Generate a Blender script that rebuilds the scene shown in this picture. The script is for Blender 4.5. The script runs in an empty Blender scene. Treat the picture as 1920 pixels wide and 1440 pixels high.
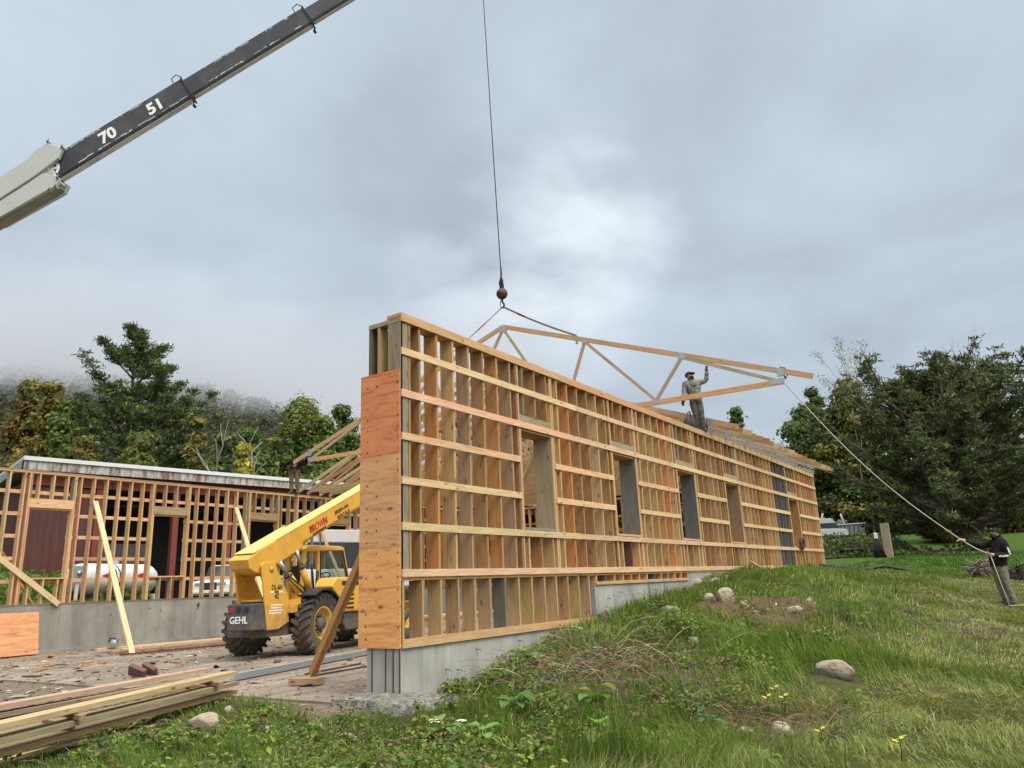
import bpy, bmesh, math, random
import numpy as np
from mathutils import Vector, Matrix
random.seed(7); RNG = np.random.default_rng(11)
SC = bpy.context.scene
COL = SC.collection
rad = math.radians

# ------------------------------------------------------------------ camera
CAM = np.array([6.891, -7.582, 0.712]); FPX = 1415.0
YAW, PIT, ROL = rad(33.56), rad(14.91), rad(-2.395)
FW = np.array([-math.sin(YAW)*math.cos(PIT), math.cos(YAW)*math.cos(PIT), math.sin(PIT)])
RT0 = np.array([math.cos(YAW), math.sin(YAW), 0.0]); UP0 = np.cross(RT0, FW)
RT = RT0*math.cos(ROL)+UP0*math.sin(ROL); UP = -RT0*math.sin(ROL)+UP0*math.cos(ROL)
cam = bpy.data.cameras.new('camera'); co = bpy.data.objects.new('camera', cam); COL.objects.link(co)
cam.sensor_width = 36; cam.lens = FPX/1920*36; cam.clip_end = 6000; cam.clip_start = .05
M = Matrix.Identity(4)
for i in range(3):
    M[i][0] = RT[i]; M[i][1] = UP[i]; M[i][2] = -FW[i]; M[i][3] = CAM[i]
co.matrix_world = M
SC.camera = co

def ray(x, y): return FW+(x-960)/FPX*RT-(y-720)/FPX*UP
def dist(t, x, y): return CAM+t*ray(x, y)          # point seen at (x, y) of the photograph, t metres ahead
def at(ax, val, x, y):
    d = ray(x, y); return CAM+(val-CAM[ax])/d[ax]*d

# ------------------------------------------------------------------ sky, sun, exposure
SUN_EL, SUN_AZ = rad(50), rad(108)
W = bpy.data.worlds.new('World'); SC.world = W; W.use_nodes = True
nt = W.node_tree; nt.nodes.clear()
def N(t, kind, **kw):
    n = t.nodes.new(kind)
    for k, v in kw.items():
        if k.startswith('i_'): n.inputs[k[2:].replace('_', ' ')].default_value = v
        else: setattr(n, k, v)
    return n
def L(t, a, b): t.links.new(a, b)
out = N(nt, 'ShaderNodeOutputWorld'); bg = N(nt, 'ShaderNodeBackground')
sky = N(nt, 'ShaderNodeTexSky'); sky.sky_type = 'NISHITA'; sky.sun_disc = False
sky.sun_elevation = SUN_EL; sky.sun_rotation = SUN_AZ
skm = N(nt, 'ShaderNodeVectorMath', operation='SCALE'); L(nt, sky.outputs[0], skm.inputs[0]); skm.inputs['Scale'].default_value = .10
tc = N(nt, 'ShaderNodeTexCoord'); sep = N(nt, 'ShaderNodeSeparateXYZ'); L(nt, tc.outputs['Generated'], sep.inputs[0])
def math_(t, op, a, b=None, clamp=False):
    n = N(t, 'ShaderNodeMath', operation=op, use_clamp=clamp)
    for i, v in enumerate((a, b)):
        if v is None: continue
        if isinstance(v, (int, float)): n.inputs[i].default_value = v
        else: L(t, v, n.inputs[i])
    return n.outputs[0]
den = math_(nt, 'MAXIMUM', math_(nt, 'ADD', sep.outputs['Z'], .22), .2)
cmb = N(nt, 'ShaderNodeCombineXYZ')
L(nt, math_(nt, 'DIVIDE', sep.outputs['X'], den), cmb.inputs[0]); L(nt, math_(nt, 'DIVIDE', sep.outputs['Y'], den), cmb.inputs[1])
n1 = N(nt, 'ShaderNodeTexNoise'); n1.inputs['Scale'].default_value = 1.5; n1.inputs['Detail'].default_value = 6; n1.inputs['Roughness'].default_value = .5; n1.inputs['Distortion'].default_value = .35
L(nt, cmb.outputs[0], n1.inputs['Vector'])
n2 = N(nt, 'ShaderNodeTexNoise'); n2.inputs['Scale'].default_value = 2.6; n2.inputs['Detail'].default_value = 4
off = N(nt, 'ShaderNodeVectorMath', operation='ADD'); off.inputs[1].default_value = (7.3, 2.1, 0); L(nt, cmb.outputs[0], off.inputs[0]); L(nt, off.outputs[0], n2.inputs['Vector'])
cr = N(nt, 'ShaderNodeValToRGB'); cr.color_ramp.elements[0].position = .36; cr.color_ramp.elements[0].color = (.340, .384, .448, 1)
cr.color_ramp.elements[1].position = .66; cr.color_ramp.elements[1].color = (.500, .580, .655, 1)
mixn = math_(nt, 'ADD', math_(nt, 'MULTIPLY', n1.outputs[0], .7), math_(nt, 'MULTIPLY', n2.outputs[0], .3))
L(nt, mixn, cr.inputs[0])
# thin bright gap in the overcast, low in the west
def glow(px, py, lo, hi):
    g = ray(px, py); g = g/np.linalg.norm(g)
    dp = N(nt, 'ShaderNodeVectorMath', operation='DOT_PRODUCT'); L(nt, tc.outputs['Generated'], dp.inputs[0]); dp.inputs[1].default_value = tuple(g)
    mr = N(nt, 'ShaderNodeMapRange', interpolation_type='SMOOTHSTEP'); L(nt, dp.outputs['Value'], mr.inputs[0]); mr.inputs[1].default_value = math.cos(rad(hi)); mr.inputs[2].default_value = math.cos(rad(lo))
    return mr.outputs[0]
g1 = math_(nt, 'MULTIPLY', math_(nt, 'MAXIMUM', glow(1090, 425, 0, 8.5), math_(nt, 'MULTIPLY', glow(980, 520, 0, 11), .8)), math_(nt, 'MULTIPLY', math_(nt, 'SUBTRACT', mixn, .40, True), 6.0, True))
gcol = N(nt, 'ShaderNodeMix', data_type='RGBA'); L(nt, g1, gcol.inputs['Factor']); L(nt, cr.outputs[0], gcol.inputs['A']); gcol.inputs['B'].default_value = (.74, .80, .84, 1)
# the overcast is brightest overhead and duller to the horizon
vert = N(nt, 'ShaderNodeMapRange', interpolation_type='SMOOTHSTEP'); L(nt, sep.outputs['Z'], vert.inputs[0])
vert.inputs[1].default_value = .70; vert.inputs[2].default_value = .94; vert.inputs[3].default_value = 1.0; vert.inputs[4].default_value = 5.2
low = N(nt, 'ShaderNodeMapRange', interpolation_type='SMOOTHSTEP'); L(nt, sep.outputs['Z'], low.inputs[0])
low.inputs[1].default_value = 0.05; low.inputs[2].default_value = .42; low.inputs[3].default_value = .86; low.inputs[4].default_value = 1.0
sc2 = N(nt, 'ShaderNodeVectorMath', operation='SCALE'); L(nt, gcol.outputs['Result'], sc2.inputs[0]); # unseen sky lobe added behind and right of the camera to light the walls
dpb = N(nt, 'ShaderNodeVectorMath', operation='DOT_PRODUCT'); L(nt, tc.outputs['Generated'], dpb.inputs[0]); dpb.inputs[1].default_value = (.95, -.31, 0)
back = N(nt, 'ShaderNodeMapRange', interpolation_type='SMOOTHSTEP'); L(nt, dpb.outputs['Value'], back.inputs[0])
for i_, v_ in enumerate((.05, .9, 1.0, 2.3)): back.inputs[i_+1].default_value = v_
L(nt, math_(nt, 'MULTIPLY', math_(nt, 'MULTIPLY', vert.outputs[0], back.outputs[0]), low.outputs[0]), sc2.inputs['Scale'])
# brightness added overhead and behind the camera is tinted whiter, warming the surfaces
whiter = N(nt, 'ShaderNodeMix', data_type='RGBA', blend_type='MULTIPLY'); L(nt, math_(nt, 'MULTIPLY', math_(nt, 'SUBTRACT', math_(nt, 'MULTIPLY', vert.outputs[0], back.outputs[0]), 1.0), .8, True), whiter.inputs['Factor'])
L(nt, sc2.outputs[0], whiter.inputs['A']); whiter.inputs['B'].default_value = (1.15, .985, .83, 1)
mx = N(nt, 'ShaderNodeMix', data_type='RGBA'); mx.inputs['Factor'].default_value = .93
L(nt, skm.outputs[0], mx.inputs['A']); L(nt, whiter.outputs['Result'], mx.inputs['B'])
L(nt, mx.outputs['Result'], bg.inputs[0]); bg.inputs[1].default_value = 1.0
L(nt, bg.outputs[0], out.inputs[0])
sl = bpy.data.lights.new('sun', 'SUN'); sl.energy = 1.9; sl.angle = rad(28); sl.color = (1, .94, .85)
so = bpy.data.objects.new('sun', sl); COL.objects.link(so)
# light comes from the camera's right, through thin cloud
sd = Vector((math.cos(SUN_EL)*math.sin(SUN_AZ), math.cos(SUN_EL)*math.cos(SUN_AZ), math.sin(SUN_EL)))
so.rotation_euler = sd.to_track_quat('Z', 'Y').to_euler(); so.location = (20, -20, 40)
SC.view_settings.view_transform = 'Standard'; SC.view_settings.look = 'None'; SC.view_settings.exposure = .42; SC.view_settings.gamma = 1
SC.render.engine = 'CYCLES'
SC.cycles.max_bounces = 6; SC.cycles.volume_bounces = 3; SC.cycles.transparent_max_bounces = 12

# ------------------------------------------------------------------ helpers
def tag(o, label=None, cat=None, group=None, kind=None):
    if label: o['label'] = label
    if cat: o['category'] = cat
    if group: o['group'] = group
    if kind: o['kind'] = kind
    return o
def empty(name, loc, rz=0, label=None, cat=None, group=None):
    o = bpy.data.objects.new(name, None); COL.objects.link(o); o.location = loc; o.rotation_euler = (0, 0, rz); o.empty_display_size = .2
    return tag(o, label, cat, group)
def copy_tree(o, parent=None):
    c = o.copy(); COL.objects.link(c)
    if parent is not None: c.parent = parent
    for ch in o.children: copy_tree(ch, c)
    return c
def V(*a): return np.array(a, float)
def unit(a): a = np.asarray(a, float); return a/(np.linalg.norm(a)+1e-12)

class MB:
    """collects boards, boxes, tubes, plates; build() links them as one mesh object"""
    def __init__(s): s.v = []; s.f = []; s.uv = []; s.c = []; s.m = []; s.sm = []
    def add(s, vs, fs, uvs=None, col=(1, 1, 1), mi=0, smooth=False):
        b = len(s.v); s.v += [tuple(map(float, q)) for q in vs]; s.c += [tuple(col)]*len(vs)
        for k, f in enumerate(fs):
            s.f.append([b+i for i in f]); s.m.append(mi); s.sm.append(smooth)
            s.uv.append(uvs[k] if uvs else [(float(vs[i][0])+float(vs[i][1])*.7, float(vs[i][2])) for i in f])
        return s
    def obox(s, c, ax, half, col=(1, 1, 1), mi=0):
        """box: centre c, three unit axes, three half sizes; u of the grain runs along the first axis"""
        c = np.asarray(c, float); ax = [np.asarray(a, float) for a in ax]
        vs = []; lc = []
        for i in (-1, 1):
            for j in (-1, 1):
                for k in (-1, 1):
                    vs.append(c+ax[0]*half[0]*i+ax[1]*half[1]*j+ax[2]*half[2]*k); lc.append((half[0]*i, half[1]*j, half[2]*k))
        fs = [(0, 1, 3, 2), (4, 6, 7, 5), (0, 4, 5, 1), (2, 3, 7, 6), (0, 2, 6, 4), (1, 5, 7, 3)]
        ou, ov = random.uniform(0, 40), random.uniform(0, 40); uvs = []
        for k, f in enumerate(fs):
            if k < 2: uvs.append([(lc[i][1]+ou, lc[i][2]*1+ov) for i in f])
            elif k < 4: uvs.append([(lc[i][0]+ou, lc[i][2]+ov) for i in f])
            else: uvs.append([(lc[i][0]+ou, lc[i][1]+ov+3) for i in f])
        return s.add(vs, fs, uvs, col, mi)
    def box(s, x0, x1, y0, y1, z0, z1, col=(1, 1, 1), mi=0, along=None):
        d = (x1-x0, y1-y0, z1-z0); k = along if along is not None else max(range(3), key=lambda i: d[i])
        E = np.eye(3); o = [k]+[i for i in range(3) if i != k]
        return s.obox(((x0+x1)/2, (y0+y1)/2, (z0+z1)/2), [E[i] for i in o], [d[i]/2 for i in o], col, mi)
    def beam(s, p0, p1, w, t, up=(0, 0, 1), col=(1, 1, 1), mi=0):
        """board from p0 to p1, w wide along 'up', t thick across"""
        p0 = np.asarray(p0, float); p1 = np.asarray(p1, float); d = unit(p1-p0)
        u = np.asarray(up, float); u = unit(u-d*(u@d)); n = np.cross(d, u)
        return s.obox((p0+p1)/2, [d, u, n], [np.linalg.norm(p1-p0)/2, w/2, t/2], col, mi)
    def tube(s, pts, r, n=8, col=(1, 1, 1), mi=0, caps=True):
        pts = [np.asarray(p, float) for p in pts]; m = len(pts)
        rs = r if hasattr(r, '__len__') else [r]*m
        vs = []; ref = None
        for i, p in enumerate(pts):
            d = unit(pts[min(i+1, m-1)]-pts[max(i-1, 0)])
            if ref is None: ref = np.array([0, 0, 1.]) if abs(d[2]) < .9 else np.array([1., 0, 0])
            a = unit(ref-d*(ref@d)); ref = a; b = np.cross(d, a)
            for k in range(n):
                q = 2*math.pi*k/n; vs.append(p+(a*math.cos(q)+b*math.sin(q))*rs[i])
        fs = [(i*n+k, i*n+(k+1) % n, (i+1)*n+(k+1) % n, (i+1)*n+k) for i in range(m-1) for k in range(n)]
        uvs = [[(i, k/n), (i, (k+1)/n), (i+1, (k+1)/n), (i+1, k/n)] for i in range(m-1) for k in range(n)]
        s.add(vs, fs, uvs, col, mi, True)
        if caps:
            b = len(s.v)-len(vs)
            for f in ([b+k for k in range(n)][::-1], [b+(m-1)*n+k for k in range(n)]):
                s.f.append(f); s.m.append(mi); s.sm.append(False); s.uv.append([(0, 0)]*n)
        return s
    def lathe(s, prof, c, axis, n=24, col=(1, 1, 1), mi=0, smooth=True):
        """prof: list of (radius, distance along axis)"""
        c = np.asarray(c, float); d = unit(axis); r = np.array([0, 0, 1.]) if abs(d[2]) < .9 else np.array([1., 0, 0])
        a = unit(r-d*(r@d)); b = np.cross(d, a); vs = []
        for (q, h) in prof:
            for k in range(n):
                w = 2*math.pi*k/n; vs.append(c+d*h+(a*math.cos(w)+b*math.sin(w))*q)
        m = len(prof); fs = [(i*n+k, i*n+(k+1) % n, (i+1)*n+(k+1) % n, (i+1)*n+k) for i in range(m-1) for k in range(n)]
        return s.add(vs, fs, None, col, mi, smooth)
    def prism(s, poly, o, ex, ey, ez, z0, z1, col=(1, 1, 1), mi=0):
        """polygon (ex, ey plane) extruded along ez from z0 to z1"""
        o = np.asarray(o, float); n = len(poly); vs = []
        for z in (z0, z1):
            for (x, y) in poly: vs.append(o+np.asarray(ex)*x+np.asarray(ey)*y+np.asarray(ez)*z)
        fs = [tuple(range(n))[::-1], tuple(range(n, 2*n))]+[(k, (k+1) % n, n+(k+1) % n, n+k) for k in range(n)]
        uvs = [[(poly[i % n][0], poly[i % n][1]) for i in f] for f in fs]
        return s.add(vs, fs, uvs, col, mi)
    def build(s, name, mats, parent=None, bevel=0, sub=0):
        me = bpy.data.meshes.new(name); me.from_pydata(s.v, [], s.f)
        if not isinstance(mats, (list, tuple)): mats = [mats]
        for m in mats: me.materials.append(m)
        me.polygons.foreach_set('material_index', s.m); me.polygons.foreach_set('use_smooth', s.sm)
        ul = me.uv_layers.new(name='UVMap'); ul.data.foreach_set('uv', [q for f in s.uv for p in f for q in p])
        ca = me.color_attributes.new('tint', 'FLOAT_COLOR', 'POINT'); ca.data.foreach_set('color', [q for c in s.c for q in (*c, 1)])
        bm = bmesh.new(); bm.from_mesh(me); bmesh.ops.recalc_face_normals(bm, faces=bm.faces); bm.to_mesh(me); bm.free()
        o = bpy.data.objects.new(name, me); COL.objects.link(o)
        if parent is not None: o.parent = parent; o.matrix_parent_inverse = Matrix.Identity(4)
        if bevel:
            b = o.modifiers.new('bevel', 'BEVEL'); b.width = bevel; b.segments = 2; b.limit_method = 'ANGLE'; b.angle_limit = rad(40)
        return o

def np_mesh(name, v, f, mat, col=None, parent=None, smooth=False):
    """mesh object from numpy arrays; f is (M, k)"""
    me = bpy.data.meshes.new(name); v = np.ascontiguousarray(v, np.float32); f = np.ascontiguousarray(f, np.int32); k = f.shape[1]
    me.vertices.add(len(v)); me.vertices.foreach_set('co', v.ravel())
    me.loops.add(f.size); me.loops.foreach_set('vertex_index', f.ravel())
    me.polygons.add(len(f)); me.polygons.foreach_set('loop_start', np.arange(0, f.size, k, dtype=np.int32)); me.polygons.foreach_set('loop_total', np.full(len(f), k, np.int32))
    me.update(calc_edges=True)
    if smooth: me.polygons.foreach_set('use_smooth', np.ones(len(f), bool))
    if col is not None:
        ca = me.color_attributes.new('tint', 'FLOAT_COLOR', 'POINT'); c4 = np.ones((len(v), 4), np.float32); c4[:, :3] = col; ca.data.foreach_set('color', c4.ravel())
    me.materials.append(mat); o = bpy.data.objects.new(name, me); COL.objects.link(o)
    if parent is not None: o.parent = parent
    return o

def text_mesh(name, txt, size, origin, ex, ey, mat, parent, depth=.004, shear=0, sx=1, align='CENTER', bold=.012):
    """lettering as a thin mesh on a surface: ex reading direction, ey up"""
    cu = bpy.data.curves.new('lettering', 'FONT'); cu.body = txt; cu.size = size; cu.align_x = align; cu.align_y = 'CENTER'; cu.extrude = depth; cu.shear = shear; cu.offset = size*bold; cu.resolution_u = 3
    ob = bpy.data.objects.new('lettering', cu); COL.objects.link(ob)
    dg = bpy.context.evaluated_depsgraph_get(); me = bpy.data.meshes.new_from_object(ob.evaluated_get(dg)); bpy.data.objects.remove(ob)
    ex = unit(ex); ey = unit(np.asarray(ey)-ex*(np.asarray(ey)@ex)); ez = np.cross(ex, ey)
    m = Matrix([[ex[i]*sx, ey[i], ez[i], origin[i]] for i in range(3)]+[[0, 0, 0, 1]]); me.transform(m)
    me.materials.clear(); me.materials.append(mat); me.name = name
    o = bpy.data.objects.new(name, me); COL.objects.link(o); o.parent = parent
    return o

def vnoise(x, y, seed=0):
    """value noise 0..1"""
    xi = np.floor(x).astype(np.int64); yi = np.floor(y).astype(np.int64); fx = x-xi; fy = y-yi
    fx = fx*fx*(3-2*fx); fy = fy*fy*(3-2*fy)
    def h(a, b):
        q = (a*374761393+b*668265263+seed*974634777) & 0x7fffffff; q = ((q ^ (q >> 13))*1274126177) & 0x7fffffff; return ((q ^ (q >> 16)) & 0xffff)/65535.
    return (h(xi, yi)*(1-fx)+h(xi+1, yi)*fx)*(1-fy)+(h(xi, yi+1)*(1-fx)+h(xi+1, yi+1)*fx)*fy
def fbm(x, y, o=4, seed=0): return sum(vnoise(x*2**k, y*2**k, seed+k)*.5**k for k in range(o))/(2-.5**(o-1))
def sstep(a, b, x): t = np.clip((x-a)/(b-a), 0, 1); return t*t*(3-2*t)
# ------------------------------------------------------------------ materials
def newmat(name):
    m = bpy.data.materials.new(name); m.use_nodes = True; t = m.node_tree; t.nodes.clear()
    o = N(t, 'ShaderNodeOutputMaterial'); b = N(t, 'ShaderNodeBsdfPrincipled'); L(t, b.outputs[0], o.inputs[0])
    return m, t, b, o
def noise(t, scale, detail=4, vec=None, rough=.55, dist=0):
    n = N(t, 'ShaderNodeTexNoise'); n.inputs['Scale'].default_value = scale; n.inputs['Detail'].default_value = detail; n.inputs['Roughness'].default_value = rough; n.inputs['Distortion'].default_value = dist
    if vec is not None: L(t, vec, n.inputs['Vector'])
    return n.outputs[0]
def ramp(t, f, stops):
    r = N(t, 'ShaderNodeValToRGB'); e = r.color_ramp.elements
    while len(e) < len(stops): e.new(.5)
    for i, (p, c) in enumerate(stops): e[i].position = p; e[i].color = (*c, 1) if len(c) == 3 else c
    L(t, f, r.inputs[0]); return r.outputs[0]
def mixc(t, fac, a, b, blend='MIX'):
    m = N(t, 'ShaderNodeMix', data_type='RGBA', blend_type=blend)
    for k, v in (('Factor', fac), ('A', a), ('B', b)):
        if isinstance(v, (int, float)): m.inputs[k].default_value = v
        elif isinstance(v, tuple): m.inputs[k].default_value = (*v, 1)
        else: L(t, v, m.inputs[k])
    return m.outputs['Result']
def mapping(t, vec, scale):
    m = N(t, 'ShaderNodeMapping'); m.inputs['Scale'].default_value = scale; L(t, vec, m.inputs[0]); return m.outputs[0]
def bump(t, b, h, strength=.3, dist=.01):
    n = N(t, 'ShaderNodeBump'); n.inputs['Strength'].default_value = strength; n.inputs['Distance'].default_value = dist; L(t, h, n.inputs['Height']); L(t, n.outputs[0], b.inputs['Normal'])
def attr(t, name='tint'): return N(t, 'ShaderNodeAttribute', attribute_name=name).outputs['Color']
def texco(t, k): return N(t, 'ShaderNodeTexCoord').outputs[k]

def m_wood(name, knots=1.0, stain=.55):
    m, t, b, o = newmat(name); uv = texco(t, 'UV')
    g = noise(t, 1, 7, mapping(t, uv, (2.2, 42, 1)), .62, .6)
    s = noise(t, 1, 4, mapping(t, uv, (.9, 5, 1)), .6, .8)
    col = mixc(t, 1, attr(t), ramp(t, g, [(.3, (.74, .66, .58)), (.7, (1.16, 1.12, 1.05))]), 'MULTIPLY')
    col = mixc(t, ramp(t, s, [(.50, (0, 0, 0)), (.72, (stain,)*3)]), col, mixc(t, 1, col, (.55, .50, .46), 'MULTIPLY'))
    v = N(t, 'ShaderNodeTexVoronoi'); v.inputs['Scale'].default_value = 1; L(t, mapping(t, uv, (3.6, 8.5, 1)), v.inputs['Vector'])
    k = ramp(t, v.outputs['Distance'], [(.07, (knots,)*3), (.13, (.5*knots,)*3), (.24, (0, 0, 0))]); sc_ = N(t, 'ShaderNodeSeparateColor'); L(t, v.outputs['Color'], sc_.inputs[0]); k = math_(t, 'MULTIPLY', k, math_(t, 'GREATER_THAN', sc_.outputs[0], .55))
    col = mixc(t, k, col, (.13, .065, .03))
    L(t, col, b.inputs['Base Color']); b.inputs['Roughness'].default_value = .78; b.inputs['Specular IOR Level'].default_value = .25
    bump(t, b, g, .25, .006); return m
def m_ply():
    m, t, b, o = newmat('plywood'); uv = texco(t, 'UV')
    g = noise(t, 1, 6, mapping(t, uv, (1.3, 11, 1)), .6, 1.6); s = noise(t, 1, 3, mapping(t, uv, (1.5, 3, 1)), .5, 1)
    col = mixc(t, 1, attr(t), ramp(t, g, [(.28, (.62, .52, .44)), (.5, (1, 1, 1)), (.75, (1.15, 1.15, 1.12))]), 'MULTIPLY')
    col = mixc(t, ramp(t, s, [(.5, (0, 0, 0)), (.75, (.5, .5, .5))]), col, mixc(t, 1, col, (.85, .62, .5), 'MULTIPLY'))
    v = N(t, 'ShaderNodeTexVoronoi'); L(t, mapping(t, uv, (2.6, 6.0, 1)), v.inputs['Vector']); v.inputs['Scale'].default_value = 1; pc_ = N(t, 'ShaderNodeSeparateColor'); L(t, v.outputs['Color'], pc_.inputs[0])
    col = mixc(t, math_(t, 'MULTIPLY', ramp(t, v.outputs['Distance'], [(.05, (1, 1, 1)), (.2, (0, 0, 0))]), math_(t, 'GREATER_THAN', pc_.outputs[0], .5)), col, (.12, .05, .028))
    L(t, col, b.inputs['Base Color']); b.inputs['Roughness'].default_value = .7; bump(t, b, g, .15, .004); return m
def m_concrete(name, base, dark):
    m, t, b, o = newmat(name); ob = texco(t, 'Object')
    a = noise(t, .9, 6, ob, .6, .5); st = noise(t, 1, 4, mapping(t, ob, (3, 3, .35)), .6); f = noise(t, 38, 4, ob)
    col = mixc(t, ramp(t, a, [(.35, (0, 0, 0)), (.68, (1, 1, 1))]), base, dark)
    col = mixc(t, ramp(t, st, [(.46, (0, 0, 0)), (.72, (.75, .75, .75))]), col, mixc(t, 1, col, (.62, .60, .56), 'MULTIPLY'))
    # form-panel joints every 0.6 m along the wall
    sp = N(t, 'ShaderNodeSeparateXYZ'); L(t, ob, sp.inputs[0])
    j = math_(t, 'ABSOLUTE', math_(t, 'SUBTRACT', math_(t, 'FRACT', math_(t, 'DIVIDE', sp.outputs['Y'], .61)), .5))
    jl = math_(t, 'MULTIPLY', math_(t, 'GREATER_THAN', j, .491), .5); col = mixc(t, jl, col, (.10, .095, .085))
    v = N(t, 'ShaderNodeTexVoronoi'); v.inputs['Scale'].default_value = 2.3; L(t, ob, v.inputs['Vector'])
    col = mixc(t, ramp(t, v.outputs['Distance'], [(.045, (1, 1, 1)), (.075, (0, 0, 0))]), col, (.04, .035, .03))
    L(t, col, b.inputs['Base Color']); b.inputs['Roughness'].default_value = .85; bump(t, b, f, .3, .01); return m
def m_paint(name, col, rough=.45, grime=.4, gcol=(.12, .09, .05), metal=0, scale=2.2, mud=0, rugged=0):
    m, t, b, o = newmat(name); ob = texco(t, 'Object')
    a = noise(t, scale, 7, ob, .65, .4); f = noise(t, 24, 3, ob)
    c = mixc(t, ramp(t, a, [(.43, (0, 0, 0)), (.74, (grime,)*3)]), col, gcol); c = mixc(t, ramp(t, f, [(.35, (.88, .88, .88)), (.65, (1.06, 1.06, 1.06))]), c, c, 'MIX')
    c = mixc(t, .25, c, ramp(t, f, [(.3, tuple(q*.7 for q in col)), (.7, tuple(min(1, q*1.12) for q in col))]))
    if mud:      # splashed and dried mud, heaviest low on the machine
        sp = N(t, 'ShaderNodeSeparateXYZ'); L(t, ob, sp.inputs[0]); hgt = N(t, 'ShaderNodeMapRange'); L(t, sp.outputs['Z'], hgt.inputs[0])
        for i_, v_ in enumerate((.35, 1.75, .30, -.22)): hgt.inputs[i_+1].default_value = v_
        c = mixc(t, ramp(t, math_(t, 'ADD', noise(t, 5.5, 8, ob, .7, .6), hgt.outputs[0]), [(.52, (0, 0, 0)), (.72, (mud,)*3)]), c, (.23, .175, .115))
    if rugged: bump(t, b, noise(t, 7, 8, ob, .65), rugged, .06)
    L(t, c, b.inputs['Base Color']); b.inputs['Metallic'].default_value = metal
    L(t, ramp(t, a, [(.3, (rough,)*3), (.8, (min(1, rough+.3),)*3)]), b.inputs['Roughness']); return m
def m_attr(name, rough=.8, trans=0, var=.25, scale=6, gain=1.0, crease=0):
    """colour from the tint attribute with fine variation; trans makes leaves and blades let light through"""
    m, t, b, o = newmat(name); n = noise(t, scale, 4, texco(t, 'Object'))
    c = mixc(t, 1, attr(t), ramp(t, n, [(.3, ((1-var)*gain,)*3), (.7, ((1+var)*gain,)*3)]), 'MULTIPLY'); L(t, c, b.inputs['Base Color']); b.inputs['Roughness'].default_value = rough; b.inputs['Specular IOR Level'].default_value = .25
    if crease: bump(t, b, noise(t, 9, 4, texco(t, 'Object'), .6, 1.5), crease, .05)
    if trans:
        tr = N(t, 'ShaderNodeBsdfTranslucent'); L(t, mixc(t, 1, c, (1.1, 1.25, .6), 'MULTIPLY'), tr.inputs[0]); ms = N(t, 'ShaderNodeMixShader'); ms.inputs[0].default_value = trans
        L(t, b.outputs[0], ms.inputs[1]); L(t, tr.outputs[0], ms.inputs[2]); L(t, ms.outputs[0], o.inputs[0])
    return m
WOOD = m_wood('rough_lumber'); WOOD2 = m_wood('planed_lumber', .7, .3); PLY = m_ply()
CONC = m_concrete('concrete_pale', (.43, .43, .405), (.27, .27, .25)); CONC2 = m_concrete('concrete_damp', (.31, .30, .27), (.20, .20, .18))
YEL = m_paint('yellow_paint', (.70, .385, .05), .48, .5, (.30, .17, .06), mud=.5); YELP = m_paint('yellow_paint_faded', (.76, .50, .15), .5, .45, (.35, .24, .1))
DKG = m_paint('dark_grey_paint', (.055, .058, .062), .55, .35, (.12, .10, .07), mud=.35); BLK = m_paint('black_rubbery', (.018, .018, .02), .6, .3, (.06, .05, .04))
RUB = m_paint('tyre_rubber', (.030, .029, .028), .85, .75, (.095, .08, .06), scale=5, mud=.35); STEEL = m_paint('galvanised_steel', (.42, .45, .48), .42, .3, (.25, .25, .25), .6)
RUST = m_paint('rusty_steel', (.10, .055, .035), .8, .6, (.03, .02, .018)); WHT = m_paint('white_paint', (.72, .73, .72), .45, .25, (.35, .33, .28)); LETW = m_paint('white_lettering', (.8, .8, .78), .5, .15, (.5, .48, .42))
LETB = m_paint('black_lettering', (.035, .022, .015), .5, .1); LETR = m_paint('red_lettering', (.50, .03, .02), .5, .1); RED = m_paint('red_lens', (.45, .02, .03), .25, .1)
CRG = m_paint('crane_grey_paint', (.030, .032, .040), .5, .5, (.16, .165, .18), scale=1.0); CRW = m_paint('crane_white_paint', (.46, .48, .47), .5, .35, (.32, .31, .25), scale=1.2); CRU = m_paint('scuffed_metal', (.60, .61, .64), .5, .5, (.2, .2, .22), .2)
CHR = m_paint('chrome_rod', (.45, .46, .47), .25, .2, (.2, .2, .2), .8); BALL = m_paint('maroon_paint', (.075, .022, .025), .5, .4, (.03, .02, .02)); STRAP = m_paint('webbing', (.33, .31, .20), .8, .3)
ROPE = m_paint('pale_rope', (.50, .47, .36), .85, .2); ROPED = m_paint('dark_rope', (.03, .05, .045), .85, .2)
TANK = m_paint('tank_white', (.62, .65, .68), .4, .3, (.4, .4, .38)); METER = m_paint('meter_grey', (.30, .38, .38), .5, .3); CARW = m_paint('car_white', (.68, .70, .72), .2, .1, (.5, .5, .5))
ROCK = m_paint('field_stone', (.37, .32, .235), .9, .75, (.19, .155, .10), scale=4, rugged=.9); BRICK = m_paint('clay_paver', (.13, .07, .055), .85, .4, (.16, .10, .08), scale=6); ORG = m_paint('orange_plastic', (.62, .09, .04), .45, .2)
BARK = m_paint('bark', (.085, .068, .052), .9, .6, (.045, .036, .028), scale=7); BARKG = m_paint('pale_bark', (.30, .28, .25), .9, .5, (.16, .14, .12), scale=7)
LEAF = m_attr('leaf', .7, .3, .22, 3, 1.75); NEEDLE = m_attr('needles', .75, .15, .3, 5, 2.0); BLADE = m_attr('grass_blade', .7, .3, .3, 1.1, 1.5); CLOTH = m_attr('cloth', .9, 0, .38, 11, 1.0, .9); SKIN = m_attr('skin', .6, 0, .08, 20); STALK = m_attr('dry_stalk', .9, 0, .3, 3)
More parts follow.
